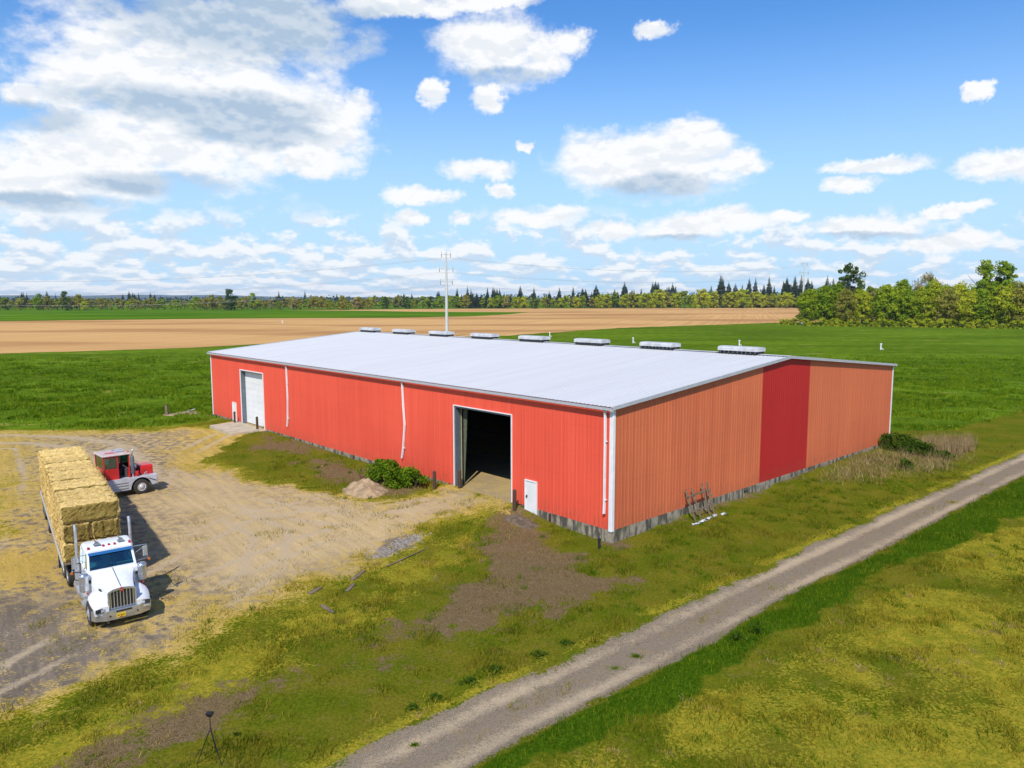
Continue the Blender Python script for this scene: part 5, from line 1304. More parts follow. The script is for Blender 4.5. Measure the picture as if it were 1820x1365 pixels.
# ---- the far belt across the fields
GROUPS = {'f0': ('bright spring-green tree in the distant belt', 'distant spring-green trees'), 'f1': ('mid-green tree in the distant belt', 'distant mid-green trees'), 'f2': ('pale olive tree in the distant scrub belt', 'distant olive trees'), 'f3': ('brownish budding tree in the distant scrub belt', 'distant budding trees'), 'f4': ('dark leafy tree in the distant belt', 'distant dark trees'), 'f5': ('tall olive tree in the distant belt', 'distant tall olive trees'), 'fir': ('dark conifer in the distant wood', 'distant conifers')}
def far(key, px_, d, s, label=None, sx=1.0):
    x, y = at(px_, d); k = 'fir' if key.startswith('fir') else key
    wh = ('at the far left edge', 'left of the shed roof', 'over the far end of the shed roof', 'just right of the steel pole', 'over the middle of the shed roof', 'next to the pole by the wood', 'behind the wood on the right')[sum(px_ > q for q in (200, 480, 795, 910, 1250, 1430))]
    plant_tree(key, 'conifer_tree' if k == 'fir' else 'tree', x, y, s, label or GROUPS[k][0] + ', ' + wh, None if label else GROUPS[k][1] + ' ' + wh, sx=sx)
# left scrub
px_ = -30
while px_ < 660:
    far(rw.choice(('f2', 'f2', 'f3', 'f5', 'f1')), px_ + rw.uniform(-4, 4), 985 + rw.uniform(-20, 50), rw.uniform(.60, .92), sx=1.15); px_ += 8.6
for p_, s in ((75, 1.12), (90, 1.0), (146, 1.08), (380, 1.05), (395, .95), (452, 1.15), (240, .85), (560, .95), (610, 1.0)): far('f5' if s < 1.1 else 'f1', p_, 960, s, sx=.85)
far('f4', 412, 930, 1.42, 'lone dark bushy tree standing out of the distant scrub left of the steel pole'); far('f4', 122, 940, 1.30, 'dark tall tree in the distant scrub near the left edge', sx=.8)
for p_ in (155, 233, 350): far('f0', p_, 940, .62, sx=1.2)
# middle
px_ = 660
while px_ < 1440:
    key = rw.choice(('f0', 'f0', 'f1', 'f2')) if px_ > 880 else rw.choice(('f1', 'f2', 'f0', 'f2'))
    far(key, px_ + rw.uniform(-4, 4), 1120 + rw.uniform(-25, 50), rw.uniform(.75, 1.05) * (1.0 if px_ < 1060 else 1.28), sx=1.1); px_ += 10.5
for p_ in (686, 725, 640, 766, 950): far('f4', p_, 1085, .95)
for p_ in (1245, 1318, 1170): far('f0', p_, 1090, 1.45, sx=1.1)
# conifers
def firs(lo, hi, n, d, s0, s1):
    c_ = [rw.uniform(lo, hi) for _ in range(max(2, n // 5))]
    for k in range(n):
        q = lo + (hi - lo) * (k + rw.uniform(-.4, 1.4)) / n if k % 3 == 0 else min(max(rw.choice(c_) + rw.gauss(0, 7), lo), hi)
        far('fir%d' % rw.randrange(4), q, d + rw.uniform(-20, 90), rw.uniform(s0 * .66, s1 * .98), sx=rw.uniform(1.0, 1.55))
firs(0, 140, 16, 1250, .70, .84); firs(225, 305, 12, 1250, .68, .82); firs(495, 640, 12, 1300, .68, .86); firs(690, 800, 8, 1280, .7, .85)
firs(808, 902, 24, 1150, .88, 1.04); firs(902, 1060, 22, 1230, .8, 1.04); firs(1060, 1200, 28, 1200, .95, 1.28); firs(1262, 1410, 36, 1180, 1.08, 1.5); firs(1412, 1530, 20, 1150, 1.15, 1.6); firs(1530, 1760, 10, 1200, .9, 1.2)
# hills beyond everything
hm_ = mat('far_hill_forest', (.060, .095, .10), 1.0, var=.1, scale=.002)
xs = np.linspace(-9000, 6000, 160); zt = 22 + 62 * fbm(xs * .0009, xs * 0 + 3.3, 9, 4) * np.clip(1.25 - (xs + 4200) / 5200, .12, 1.1)
v = np.concatenate([np.stack([xs, xs * 0 + 7600, xs * 0 - 5], -1), np.stack([xs, xs * 0 + 8600, zt], -1), np.stack([xs, xs * 0 + 10500, xs * 0 - 5], -1)])
n_ = len(xs); f = [(i, i + 1, n_ + i + 1, n_ + i) for i in range(n_ - 1)] + [(n_ + i, n_ + i + 1, 2 * n_ + i + 1, 2 * n_ + i) for i in range(n_ - 1)]
ho = mesh_np('hills', v, np.array(f), hm_, smooth=True); tag(ho, kind='structure')
# the mass of far woodland behind the single trees
v, f = [], []; rs = np.random.RandomState(6)
xs = rs.uniform(-1300, 1500, 14000); ys = rs.uniform(1290, 1420, 14000)
hmax = np.interp(xs, [-1300, -300, 300, 800, 1500], [18, 18, 27, 33, 34]) * (.40 + .85 * fbm(xs * .03, ys * .03, 4, 3))
c = np.stack([xs, ys, hmax * np.sqrt(rs.uniform(.02, 1, 14000))], -1); nn = unit(rs, 14000); nn[:, 2] = abs(nn[:, 2]); v, f = leaf_quads(c, nn, 4.0, rs, .8)
fw_ = mesh_np('distant_wood', v, f, L_['fir']); tag(fw_, 'dark strip of far woodland behind the distant trees', 'woodland', kind='stuff')

# ---- shrub by the long wall, brambles at the far corner
def shrub(name, label, x, y, lm, seed, H, Rx, Ry, rot, blobs, per, leaf, stems=14, z=None):
    z = hz(x, y) if z is None else z
    t = thing(name, label, 'shrub', (x, y, z), rot)
    v, f = crown_mesh(name, None, seed, H, 1.0, base=.0, blobs=blobs, per=per, leaf=leaf, shape='bush'); v = v * np.array([Rx, Ry, 1])
    rs = np.random.RandomState(seed)
    # the leaf size must not stretch: rebuild small quads about the stretched centres
    c = v.reshape(-1, 4, 3).mean(1); nn = unit(rs, len(c)); nn[:, 2] = abs(nn[:, 2]) + .2; nn /= np.linalg.norm(nn, axis=1, keepdims=True); v, f = leaf_quads(c, nn, leaf, rs, .7)
    mesh_np('foliage', v, f, L_[lm], t)
    rd = random.Random(seed); mb = MB()
    for k in range(stems):
        a = rd.uniform(0, 2 * PI); r = rd.uniform(.2, .8); mb.tube([(Rx * r * .5 * math.cos(a), Ry * r * .5 * math.sin(a), -.1), (Rx * r * .8 * math.cos(a), Ry * r * .8 * math.sin(a), H * .5), (Rx * r * math.cos(a), Ry * r * math.sin(a), H * .85)], [.02, .014, .005], 4)
    so_ = mb.build('stems', M['bark'], t); so_['kind'] = 'stuff'
    return t
shrub('bush', 'leafy green bush growing against the red long wall beside the dirt mound', -9.2, 52.9, 'bush', 61, 1.45, 2.8, 1.15, R(-48), 84, 80, .15)
shrub('bush', 'smaller green bush between the big bush and the bay bollard', -7.0, 51.2, 'bush', 62, 1.15, 2.3, .9, R(-48), 50, 80, .15)
x, y = from_st(-1.1, 37.2); shrub('bramble_thicket', 'dark bramble thicket heaped against the far corner of the gable wall', x, y, 'bramble', 63, 1.25, 1.3, 3.6, R(42), 60, 70, .16)
x, y = from_st(-2.9, 36.5); shrub('bramble_thicket', 'bramble thicket mixed with dry canes in front of the far gable corner', x, y, 'bramble', 64, 1.0, 1.3, 2.8, R(42), 40, 60, .16)
for i, (x, y, h_, r_) in enumerate(((33.9, 62.4, .7, .9), (31.0, 57.5, .6, .8), (36.6, 61.5, .5, .8))):
    shrub('weed_bush', ('low green weeds below the dry reeds near the track', 'dark weed clump at the foot of the dry canes', 'low weeds between the dry reeds and the track bend')[i], x, y, 'bramble', 70 + i, h_, r_, r_ * .8, 0, 18, 60, .14, 5)

# ---- blades: grass, crop and dry stems
def blades(name, x, y, h, w, lean, m, label, cat, zoff=-.02):
    n = len(x); rs = np.random.RandomState(len(x)); z = look(Z, x, y) + zoff
    a = rs.uniform(0, 2 * PI, n); dx_, dy_ = np.cos(a), np.sin(a); la = rs.uniform(0, 2 * PI, n); ll = h * lean * rs.uniform(.3, 1.2, n)
    b0 = np.stack([x - dx_ * w / 2, y - dy_ * w / 2, z], -1); b1 = np.stack([x + dx_ * w / 2, y + dy_ * w / 2, z], -1)
    tp = np.stack([x + np.cos(la) * ll, y + np.sin(la) * ll, z + h], -1)
    v = np.stack([b0, b1, tp], 1).reshape(-1, 3); f = np.arange(n * 3).reshape(-1, 3)
    o = mesh_np(name, v, f, m); tag(o, label, cat, kind='stuff'); return o
def scatter(n, box, keep, seed):
    rs = np.random.RandomState(seed); x = rs.uniform(box[0], box[1], n); y = rs.uniform(box[2], box[3], n)
    ok = (np.abs(x) < y * .80 + 8)                          # only what can come into view, with a margin
    s, t = to_st(x, y); ok &= ~((s > -.05) & (t > -.05) & (s < BL) & (t < BW))
    x, y = x[ok], y[ok]; k = keep(x, y); ok = rs.uniform(size=len(x)) < k; return x[ok], y[ok]
def grass_mat(name, c1, c2, c3, sc=.5):
    m = bpy.data.materials.new(name); m.use_nodes = True; t = m.node_tree; t.nodes.clear(); N = NT(t)
    p = N.n('ShaderNodeNewGeometry').outputs['Position']
    n1 = N.noise(p, sc, 3, .6); n2 = N.noise(p, sc * 7, 2, .6)
    c = N.mix(N.smooth(n1, .38, .62), (*c1, 1), (*c2, 1)); c = N.mix(N.smooth(n2, .45, .68), c, (*c3, 1))
    d = N.n('ShaderNodeBsdfDiffuse'); N.put(d.inputs[0], c); tr = N.n('ShaderNodeBsdfTranslucent'); N.put(tr.inputs[0], c)
    mx = N.n('ShaderNodeMixShader'); mx.inputs[0].default_value = .3; t.links.new(d.outputs[0], mx.inputs[1]); t.links.new(tr.outputs[0], mx.inputs[2])
    t.links.new(mx.outputs[0], N.n('ShaderNodeOutputMaterial').inputs[0]); return m
M['g_lawn'] = grass_mat('rough_lawn_blades', (.085, .120, .005), (.170, .175, .010), (.27, .21, .03))
M['g_dry'] = grass_mat('dry_lawn_blades', (.265, .222, .017), (.410, .322, .036), (.175, .192, .014))
M['g_lush'] = grass_mat('lush_blades', (.055, .115, .004), (.105, .175, .007), (.17, .22, .012))
M['g_crop'] = grass_mat('crop_blades', (.065, .140, .004), (.140, .225, .008), (.22, .28, .016), .15)
M['g_straw'] = grass_mat('loose_straw', (.66, .45, .13), (.52, .36, .09), (.40, .29, .08))
M['g_dead'] = grass_mat('dead_grass', (.26, .18, .085), (.15, .105, .055), (.34, .26, .14))
def blob(x, y, s, k=1.0): return fbm(x * s, y * s, 51, 3)
def msk(key):
    def f(x, y): return look(MASK[key], x, y)
    return f
def k_lawn(x, y):
    m_ = {k: look(v, x, y) for k, v in MASK.items()}; return np.clip(1 - m_['yard'] * 1.3 - m_['track'] * 2 - m_['soil'] * .93 - m_['lush'] - m_['crop'] - m_['dry'] * .75, 0, 1) * np.clip(1.9 - y / 38, .12, 1) * (.35 + .9 * blob(x, y, .8))
def k_dry(x, y):
    m_ = {k: look(v, x, y) for k, v in MASK.items()}; return np.maximum(np.clip(m_['dry'] - m_['yard'] * .7 - m_['track'] * 2 - m_['lush'] * .8, 0, 1), .35 * m_['mid']) * np.clip(1.9 - y / 38, .12, 1)
x, y = scatter(900000, (-34, 50, 17, 78), k_lawn, 1); rs = np.random.RandomState(1)
blades('lawn_grass', x, y, rs.uniform(.04, .16, len(x)) * (.35 + 2.6 * sstep(blob(x, y, .9), .45, .8) + .5 * blob(x, y, .3)), .022 + y * .0004, .6, M['g_lawn'], 'rough olive grass between the yard and the track', 'grass')
x, y = scatter(700000, (-20, 45, 17, 60), k_dry, 2)
blades('dry_grass', x, y, rs.uniform(.04, .14, len(x)) * (.35 + 2.4 * sstep(blob(x, y, 1.1), .45, .8)), .022 + y * .0004, .7, M['g_dry'], 'yellowing dry grass beside the track and yard', 'grass')
x, y = scatter(420000, (-8, 50, 17, 66), lambda x, y: msk('lush')(x, y) * np.clip(1.6 - y / 45, .25, 1), 3)
blades('lush_grass', x, y, rs.uniform(.08, .27, len(x)) * (.35 + 1.1 * blob(x, y, 1.2)), .03 + y * .0004, .45, M['g_lush'], 'lush dark green grass strip along the near side of the track', 'grass')
x, y = scatter(1700000, (-150, 160, 70, 190), lambda x, y: msk('crop')(x, y) * np.clip(1.45 - y / 125, .0, 1) * (.12 + 1.1 * sstep(blob(x, y, .35), .42, .56)), 4)
blades('crop_plants', x, y, rs.uniform(.16, .42, len(x)) * (.4 + 1.1 * blob(x, y, .35)), .05 + y * .0011, .5, M['g_crop'], 'dense green crop plants in the field behind the shed', 'crop')
x, y = scatter(260000, (-50, 2, 18, 78), lambda x, y: (lambda m_: np.clip(m_['yard'] * (m_['straw'] * 1.2 - m_['grey'] * .5), 0, 1))({k: look(v, x, y) for k, v in MASK.items()}) * np.clip(1.7 - y / 50, .3, 1), 5)
blades('loose_straw', x, y, rs.uniform(.005, .03, len(x)), .02 + y * .0004, 6.0, M['g_straw'], 'loose yellow straw trodden into the yard', 'straw', 0.0)
x, y = scatter(240000, (-30, 12, 18, 76), lambda x, y: msk('soil')(x, y) * .8, 6)
blades('dead_grass', x, y, rs.uniform(.01, .06, len(x)), .02 + y * .0004, 3.0, M['g_dead'], 'dead brown grass litter on the bare patches', 'dead grass', 0.0)
# tussocks standing out of the rough grass
def tussocks(name, n, box, keep, seed, h0, h1, rad, m, label):
    cx, cy = scatter(n, box, keep, seed); rs = np.random.RandomState(seed); k = 42
    x = np.repeat(cx, k) + rs.normal(0, 1, len(cx) * k) * rad * np.repeat(rs.uniform(.4, 1.4, len(cx)), k); y = np.repeat(cy, k) + rs.normal(0, 1, len(cx) * k) * rad
    blades(name, x, y, rs.uniform(h0, h1, len(x)), .02 + y * .0004, .7, m, label, 'grass')
M['g_tan'] = grass_mat('tan_seed_grass', (.40, .27, .10), (.30, .21, .07), (.50, .38, .17))
tussocks('dead_tussocks', 1500, (-16, 45, 17, 60), lambda x, y: np.clip(look(MASK['dry'], x, y) * 1.2 - look(MASK['track'], x, y) * 2 - look(MASK['yard'], x, y), 0, 1) * sstep(blob(x, y, .22), .40, .65), 15, .05, .17, .15, M['g_tan'], 'tan dead grass tussocks scattered over the rough lawn')
tussocks('green_tussocks', 2600, (-22, 45, 17, 62), lambda x, y: np.clip(1.0 - look(MASK['track'], x, y) * 2 - look(MASK['yard'], x, y) * 1.5 - look(MASK['soil'], x, y) * .75, 0, 1) * sstep(blob(x + 50, y, .25), .36, .66), 16, .07, .24, .17, M['g_lush'], 'dark green grass tussocks scattered over the rough lawn')
# dry reeds by the far gable corner
REED = [from_st(-.6, 26), from_st(-.6, 34), from_st(-3.2, 36), from_st(-6.0, 40.5), from_st(-6.8, 33), from_st(-5.0, 26), from_st(-2.2, 20.5)]
x, y = scatter(120000, (15, 46, 44, 76), lambda x, y: sstep(sdist(x, y, REED) + (blob(x, y, .9) - .5) * 2.5, -.9, 1.6) * .34, 7)
blades('dry_reeds', x, y, rs.uniform(.35, 1.2, len(x)) * (.35 + .9 * blob(x, y, .7)), .03, 1.0, L_['twig'], 'tall dry tan reeds leaning beside the far end of the gable wall', 'reeds')
REED2 = [(35.0, 64.5), (38.5, 67.8), (43.0, 68.5), (41, 65.0), (37.5, 62.3)]
x, y = scatter(60000, (30, 48, 58, 72), lambda x, y: sstep(sdist(x, y, REED2) + (blob(x, y, .9) - .5) * 2, -.6, .8) * .45, 8)
blades('dry_reeds', x, y, rs.uniform(.7, 1.5, len(x)), .04, .2, L_['twig'], 'upright pale dry reeds out beyond the far corner of the shed', 'reeds')
# weed clumps along the track
def weed(label, x, y, lm, h_, r_, seed):
    z = hz(x, y); t = thing('weed_clump', label, 'weed', (x, y, z)); rs = np.random.RandomState(seed); n = 260
    a = rs.uniform(0, 2 * PI, n); r = r_ * rs.uniform(0, 1, n) * (.55 + .45 * np.sin(a * 3 + seed) + rs.uniform(0, .35, n)); c = np.stack([r * np.cos(a), r * np.sin(a) * .8, h_ * np.clip(1 - (r / r_) ** 2, .1, 1) * rs.uniform(.3, 1, n) + .02], -1)
    nn = unit(rs, n); nn[:, 2] = abs(nn[:, 2]) + .5; nn /= np.linalg.norm(nn, axis=1, keepdims=True); v, f = leaf_quads(c, nn, .09, rs, .5); mesh_np('leaves', v, f, L_[lm], t)
    st_ = MB()
    for k in range(6): b = 2 * PI * k / 6; st_.tube([(0, 0, -.03), (math.cos(b) * r_ * .4, math.sin(b) * r_ * .4, h_ * .6)], [.012, .005], 4)
    st_.build('stalks', L_[lm], t)['kind'] = 'stuff'
G_ = lambda u, v: (u, v)
for i, (x, y, h_, r_, lm, lab) in enumerate((
    (9.9, 28.6, .55, .75, 'bramble', 'big dark grass tussock on the near verge halfway along the track'), (8.9, 28.0, .42, .6, 'bramble', 'smaller dark tussock just left of the big one on the near verge'),
    (-1.5, 24.9, .22, .45, 'bramble', 'flat leafy weed patch by the far verge low down the track'), (-.7, 25.7, .26, .5, 'bramble', 'leafy weed clump on the far verge below the bare patch'), (1.0, 26.9, .22, .45, 'bramble', 'dark leafy weed on the far verge, third from the near end'), (2.1, 27.9, .2, .35, 'bramble', 'dark leafy weed on the far verge nearest the shed corner'),
    (-2.6, 23.9, .18, .35, 'bramble', 'small weed on the far verge nearest the tripod'), (-3.3, 23.3, .16, .3, 'bramble', 'tiny weed at the lowest end of the far verge'))):
    weed(lab, x, y, lm, h_, r_, 90 + i)
def tuft(label, x, y, r_, h_, seed, m, n=240):
    rs = np.random.RandomState(seed); z = hz(x, y); a = rs.uniform(0, 2 * PI, n); r = r_ * np.abs(rs.normal(0, .5, n)); bx_, by_ = r * np.cos(a), r * np.sin(a) * .7
    hh = h_ * rs.uniform(.3, 1, n); b = rs.uniform(0, 2 * PI, n); w = .014
    v = np.stack([np.stack([bx_ - w * np.sin(b), by_ + w * np.cos(b), 0 * hh - .02], -1), np.stack([bx_ + w * np.sin(b), by_ - w * np.cos(b), 0 * hh - .02], -1), np.stack([bx_ + np.cos(b) * hh * .7, by_ + np.sin(b) * hh * .7, hh], -1)], 1).reshape(-1, 3)
    o = mesh_np('grass_tuft', v, np.arange(n * 3).reshape(-1, 3), m); o.location = (x, y, z); tag(o, label, 'grass tuft', 'grass tufts in the track')
tuft('small green tuft growing in the middle of the gravel track', 4.7, 27.0, .30, .12, 1, M['g_lush'])
tuft('flat tuft in the gravel track just before the other one', 3.8, 26.1, .42, .07, 2, M['g_lush'])
tuft('sparse yellow tuft in the middle of the far stretch of the track', 29.5, 48.6, .6, .12, 3, M['g_dry'])
tuft('small tuft lowest down in the middle of the track', -3.0, 21.4, .25, .10, 4, M['g_lush'])

# ================================================================== poles and cables
M['pole'] = mat('pale_steel_pole', (.62, .61, .58), .6, var=.06, scale=.4)
M['insul'] = mat('grey_insulator', (.22, .22, .23), .5)
M['cable'] = mat('dull_cable', (.34, .35, .37), .6)
def pole(x, y, h, arms, label, rz):
    t = thing('transmission_pole', label, 'utility pole', (x, y, 0), rz)
    MB().tube([(0, 0, -.5), (0, 0, h * .5), (0, 0, h)], [.62, .45, .26], 16).build('shaft', M['pole'], t, smooth=True)
    tips = []
    for z, w in arms:
        ar = MB().tube([(-w, 0, z + .25), (0, 0, z), (w, 0, z + .25)], [.09, .16, .09], 8).build('cross_arm', M['pole'], t)
        for s_ in (-1, 1):
            MB().lathe([(.06, 0), (.14, -.15), (.08, -.3), (.14, -.45), (.08, -.6), (.14, -.75), (.08, -.9), (.12, -1.05), (.05, -1.25)], 10, 'Z', (s_ * w, 0, z + .2)).build('insulator', M['insul'], ar)
            MB().lathe([(.05, .1), (.05, .8)], 8, 'Z', (s_ * w, 0, z + .2)).build('arm_post', M['insul'], ar)
            tips.append((x + math.cos(rz) * s_ * w, y + math.sin(rz) * s_ * w, z - 1.05))
    return tips
PA = ((-22.9, 262.0), 29.8, [(29.0, 1.6), (24.0, 2.35), (19.6, 2.1)])
PB = ((156.5, 402.0), 33.2, [(32.2, 2.3), (27.6, 3.7), (23.4, 3.2)])
PC = ((-330.0, 330.0), 31.0, [(29.5, 1.9), (24.5, 2.6), (19.8, 2.4)])
tA = pole(*PA[0], PA[1], PA[2], 'tall white steel pole with three cross arms rising behind the shed roof', R(10))
tB = pole(*PB[0], PB[1], PB[2], 'tall white steel pole at the left end of the wood', R(35))
tC = [(PC[0][0], PC[0][1] + s_ * w, z - 1.05) for z, w in PC[2] for s_ in (-1, 1)]
def cable(a, b, sag, r, label):
    pts = [(a[0] + (b[0] - a[0]) * t, a[1] + (b[1] - a[1]) * t, a[2] + (b[2] - a[2]) * t - sag * 4 * t * (1 - t)) for t in [k / 24 for k in range(25)]]
    o = MB().tube(pts, r, 5, cap=False).build('power_cable', M['cable']); tag(o, label, 'cable', 'power cables')
lv = ('top', 'middle', 'lowest')
for k in range(6):
    cable(tA[k], tB[k], 4.0, .022, '%s %s power cable running right from the pole behind the shed' % (lv[k // 2], 'near' if k % 2 else 'far'))
    cable(tC[k], tA[k], 7.5, .024, '%s %s power cable running left from the pole behind the shed' % (lv[k // 2], 'near' if k % 2 else 'far'))
# ================================================================== white risers in the fields
for i, (x, y, lab) in enumerate(((13.6, 268, 'white irrigation riser in the field above the middle of the shed roof'), (37.5, 230, 'white irrigation riser in the field above the second nearest roof vent'), (65.8, 215, 'white irrigation riser in the field just right of the nearest roof vent'), (98.4, 198, 'white irrigation riser in the field beyond the far corner of the shed'), (-132.5, 430, 'white irrigation box in the ploughed field on the left'))):
    t = thing('irrigation_riser', lab, 'riser', (x, y, 0), 0, 'irrigation risers in the fields')
    MB().tube([(0, 0, -.1), (0, 0, 1.5)], .16, 8).build('pipe', M['white'], t); MB().box((0, 0, 1.6), (.5, .34, .3)).build('head', M['white'], t, bevel=.05); MB().tube([(.1, 0, .5), (.55, 0, .3), (.6, 0, 0)], .1, 6).build('elbow', M['white'], t)
# ================================================================== mound, timbers, rack, tripod
def lump(name, label, cat, x, y, rx, ry, h, rot, m, seed, n=34):
    U = np.linspace(-1.15, 1.15, n); A_, B_ = np.meshgrid(U, U); r = np.hypot(A_, B_); ca, sa = math.cos(rot), math.sin(rot)
    wx = x + A_ * rx * ca - B_ * ry * sa; wy = y + A_ * rx * sa + B_ * ry * ca
    z = height(wx, wy) - .06 + h * np.clip(1 - (r * (.75 + .6 * fbm(A_ * 1.4 + seed, B_ * 1.4, seed + 5, 3))) ** 1.6, -.15, 1) * (.35 + 1.3 * fbm(A_ * 2.2 + seed, B_ * 2.2, seed, 4)) + (fbm(A_ * 9, B_ * 9, seed + 1, 3) - .5) * .30 * h
    i_ = np.arange(n * n).reshape(n, n); f = np.stack([i_[:-1, :-1], i_[:-1, 1:], i_[1:, 1:], i_[1:, :-1]], -1).reshape(-1, 4)
    o = mesh_np(name, np.stack([wx, wy, z], -1).reshape(-1, 3), f, m, smooth=True); tag(o, label, cat); return o
M['mound'] = mat('dry_tan_spoil', (.44, .31, .175), .95, var=.2, scale=2.2, bump=.9, bscale=9, col2=(.24, .165, .095), fine=.3)
M['soil'] = mat('grey_brown_soil', (.17, .125, .085), .95, var=.25, scale=2.5, bump=.8, bscale=10, fine=.3)
lump('spoil_mound', 'low tan heap of dry spoil in front of the green bush', 'mound', -10.3, 50.7, 2.2, 1.55, .75, R(-40), M['mound'], 5)
lump('soil_heap', 'low grey soil bank between the near bollard and the white door', 'mound', .55, 43.3, 1.5, .8, .35, R(-45), M['soil'], 8)
M['oldwood'] = mat('weathered_grey_wood', (.25, .185, .12), .9, var=.25, scale=3, stretch=(.4, 4, 4), bump=.3)
def plank(label, x0, y0, x1, y1, w, h):
    z = .02 + max(hz(x0, y0), hz(x1, y1)); L2 = math.hypot(x1 - x0, y1 - y0); t = MB().box((0, 0, h / 2), (L2, w, h)).build('timber_plank', M['oldwood'], None, bevel=.012)
    t.location = ((x0 + x1) / 2, (y0 + y1) / 2, z); t.rotation_euler = (.03, .01, math.atan2(y1 - y0, x1 - x0)); tag(t, label, 'plank', 'old planks lying by the yard')
plank('old plank lying in the grass at the yard edge, nearest the gravel heap', -7.75, 34.6, -7.4, 35.9, .22, .04)
plank('short old plank just below the first at the yard edge', -7.7, 33.2, -7.55, 34.1, .20, .04)
plank('old plank lying farthest left along the yard edge', -9.35, 32.9, -9.0, 33.7, .24, .03)
plank('crooked old plank lowest down in the yellow grass', -8.45, 31.6, -7.7, 30.8, .2, .03)
plank('long thin timber half sunk in the grass beside the gravel patch', -6.4, 36.3, -4.6, 39.2, .07, .03)
# leaning rack against the gable
x, y = from_st(-.75, 7.9)
rk = thing('wooden_rack', 'weathered wooden rack leaning against the orange gable wall', 'rack', (x, y, hz(x, y)), -BA)
for k, yy in enumerate((-1.05, -.45, .55, 1.05)):
    MB().bar((.15, yy, 0), (-.58 + .05 * k, yy - .08, 1.85 + .12 * (k > 1)), .10, .06).build('upright', M['oldwood'], rk)
MB().bar((-.34, -1.35, 1.42), (-.36, 1.25, 1.48), .07, .10).build('rail', M['oldwood'], rk); MB().bar((-.02, -1.2, .55), (-.02, 1.2, .62), .05, .09).build('rail', M['oldwood'], rk); MB().bar((.02, .5, .5), (-.25, 1.3, 1.25), .05, .08).build('brace', M['oldwood'], rk)
M['sheet'] = mat('torn_white_plastic', (.72, .74, .78), .4, var=.2, scale=5, col2=(.25, .3, .38))
rd = random.Random(3)
for i, (t_, d_) in enumerate(((6.3, -1.35), (7.1, -1.25), (7.9, -1.2), (8.6, -1.15), (9.3, -1.3))):
    x, y = from_st(d_, t_); n = 9; mb = MB(); 
    vs = [(.30 * (a - 4) / 4 + rd.uniform(-.03, .03), .10 * (b - 2) / 2 + .06 * math.sin(a * 1.3 + i) + rd.uniform(-.03, .03), .02 + rd.uniform(0, .08)) for a in range(9) for b in range(5)]
    mb.add(vs, [(a * 5 + b, a * 5 + b + 1, (a + 1) * 5 + b + 1, (a + 1) * 5 + b) for a in range(8) for b in range(4)])
    o = mb.build('plastic_scrap', M['sheet']); o.location = (x, y, hz(x, y)); o.rotation_euler = (0, 0, R(42) + rd.uniform(-.3, .3)); so2 = o.modifiers.new('thick', 'SOLIDIFY'); so2.thickness = .01
    tag(o, ('crumpled white plastic scrap', 'torn white plastic scrap', 'twisted white plastic scrap', 'flattened white plastic scrap', 'small white plastic scrap')[i] + (' at the near end below the leaning rack', ' second along below the leaning rack', ' midway below the leaning rack', ' fourth along below the leaning rack', ' beyond the far end of the leaning rack')[i], 'plastic scrap', 'plastic scraps under the rack')
# camera tripod at the bottom of the picture
x, y = -8.83, 20.45; z = hz(x, y)
tp = thing('tripod', 'black camera tripod standing in the grass at the bottom edge', 'tripod', (x, y, z))
M['tripod'] = mat('black_tripod', (.015, .015, .016), .5)
for a in (R(-30), R(95), R(205)): MB().tube([(.02 * math.cos(a), .02 * math.sin(a), .98), (.42 * math.cos(a), .42 * math.sin(a), 0)], [.016, .011], 8).build('leg', M['tripod'], tp)
MB().tube([(0, 0, .93), (0, 0, 1.38)], .014, 8).build('column', M['tripod'], tp); MB().lathe([(.04, .93), (.045, .96), (.04, 1.0)], 10, 'Z').build('collar', M['rust'], tp)
MB().loft([[(-.05, -.04, 1.38), (.05, -.04, 1.38), (.05, .04, 1.38), (-.05, .04, 1.38)], [(-.11, -.06, 1.47), (.11, -.06, 1.47), (.11, .06, 1.47), (-.11, .06, 1.47)], [(-.10, -.06, 1.52), (.10, -.06, 1.52), (.10, .06, 1.52), (-.10, .06, 1.52)]]).build('camera_head', M['tripod'], tp, bevel=.012)
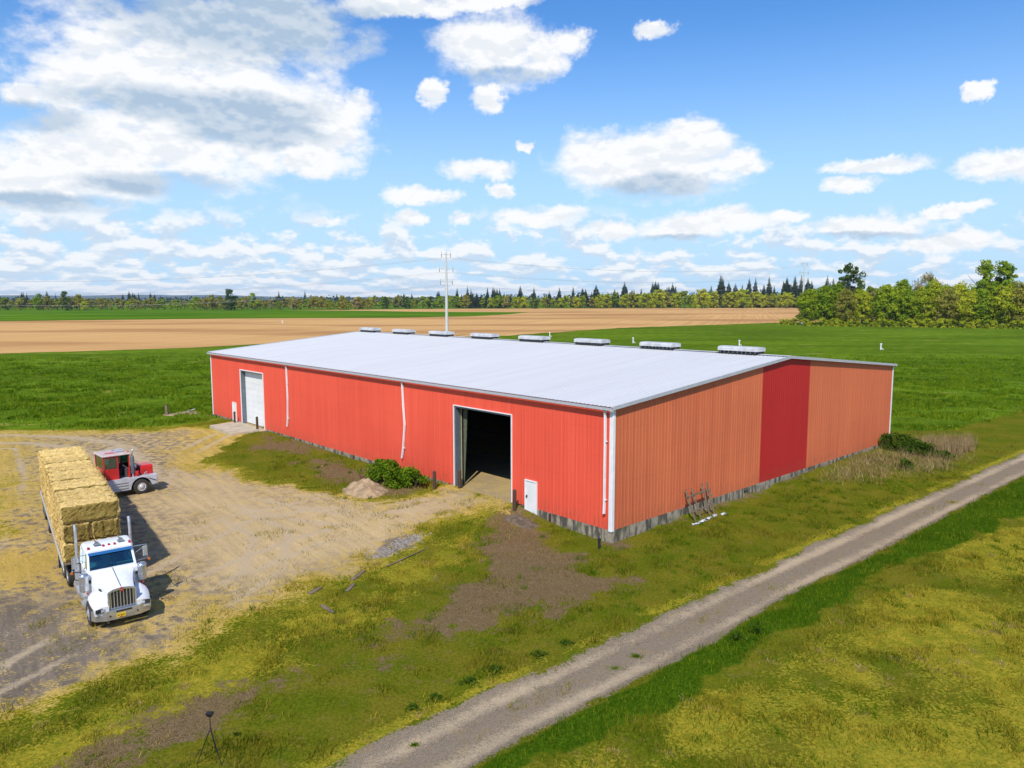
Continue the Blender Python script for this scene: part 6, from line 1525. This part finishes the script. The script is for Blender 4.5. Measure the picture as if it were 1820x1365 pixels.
# marker post and broken boards by the far left of the yard
x, y = -40.2, 85.6; fp = thing('wooden_post', 'short dark wooden post in the green field left of the shed', 'post', (x, y, hz(x, y)))
MB().box((0, 0, .55), (.30, .28, 1.3)).build('shaft', M['oldwood'], fp, bevel=.03); MB().box((0, 0, 1.215), (.33, .31, .04)).build('top_cap', M['rust'], fp)
lump('bare_soil_patch', 'pale bare patch of earth with broken boards left of the shed', 'soil patch', -38.3, 86.3, 3.0, 1.6, .3, R(10), M['mound'], 13, 24)
for i, (x0, y0, x1, y1) in enumerate(((-38.8, 86.0, -37.6, 87.2), (-37.2, 85.8, -38.2, 86.9))):
    o = MB().box((0, 0, 0), (math.hypot(x1 - x0, y1 - y0), .2, .06)).build('broken_board', mat('bleached_board', (.55, .53, .5), .8) if i == 0 else M['oldwood']); o.location = ((x0 + x1) / 2, (y0 + y1) / 2, .42); o.rotation_euler = (.05, -.25, math.atan2(y1 - y0, x1 - x0)); tag(o, ('bleached broken board on the bare patch left of the shed', 'grey broken board crossing the bleached one left of the shed')[i], 'board')
# loose stones in the gravel patches
rs_ = random.Random(4); M['stone'] = mat('grey_stone', (.33, .30, .27), .9, var=.2, scale=8)
mb = MB()
for _ in range(500):
    a = rs_.random(); x = -7.4 + 2.0 * a + rs_.gauss(0, .35); y = 37.9 + 3.2 * a + rs_.gauss(0, .35); r_ = rs_.uniform(.025, .075); z = hz(x, y)
    mb.add([(x + r_, y, z), (x - r_, y + r_ * .5, z), (x, y - r_, z), (x + r_ * .2, y + r_, z), (x, y, z + r_ * .9)], [(0, 4, 3), (3, 4, 1), (1, 4, 2), (2, 4, 0)])
so3 = mb.build('loose_stones', M['stone']); tag(so3, 'patch of loose grey stones at the edge of the yard', 'stones', kind='stuff')

# ================================================================== the air over the plain
hzm = bpy.data.materials.new('thin_haze'); hzm.use_nodes = True; hzm.node_tree.nodes.clear()
pv = hzm.node_tree.nodes.new('ShaderNodeVolumePrincipled'); pv.inputs['Color'].default_value = (.72, .84, 1.0, 1); pv.inputs['Density'].default_value = 0.00004; pv.inputs['Anisotropy'].default_value = 0.0
hzm.node_tree.links.new(pv.outputs[0], hzm.node_tree.nodes.new('ShaderNodeOutputMaterial').inputs['Volume'])
ho_ = MB().box((-500, 5400, 62), (20600, 11400, 140)).build('haze', hzm); tag(ho_, kind='stuff')
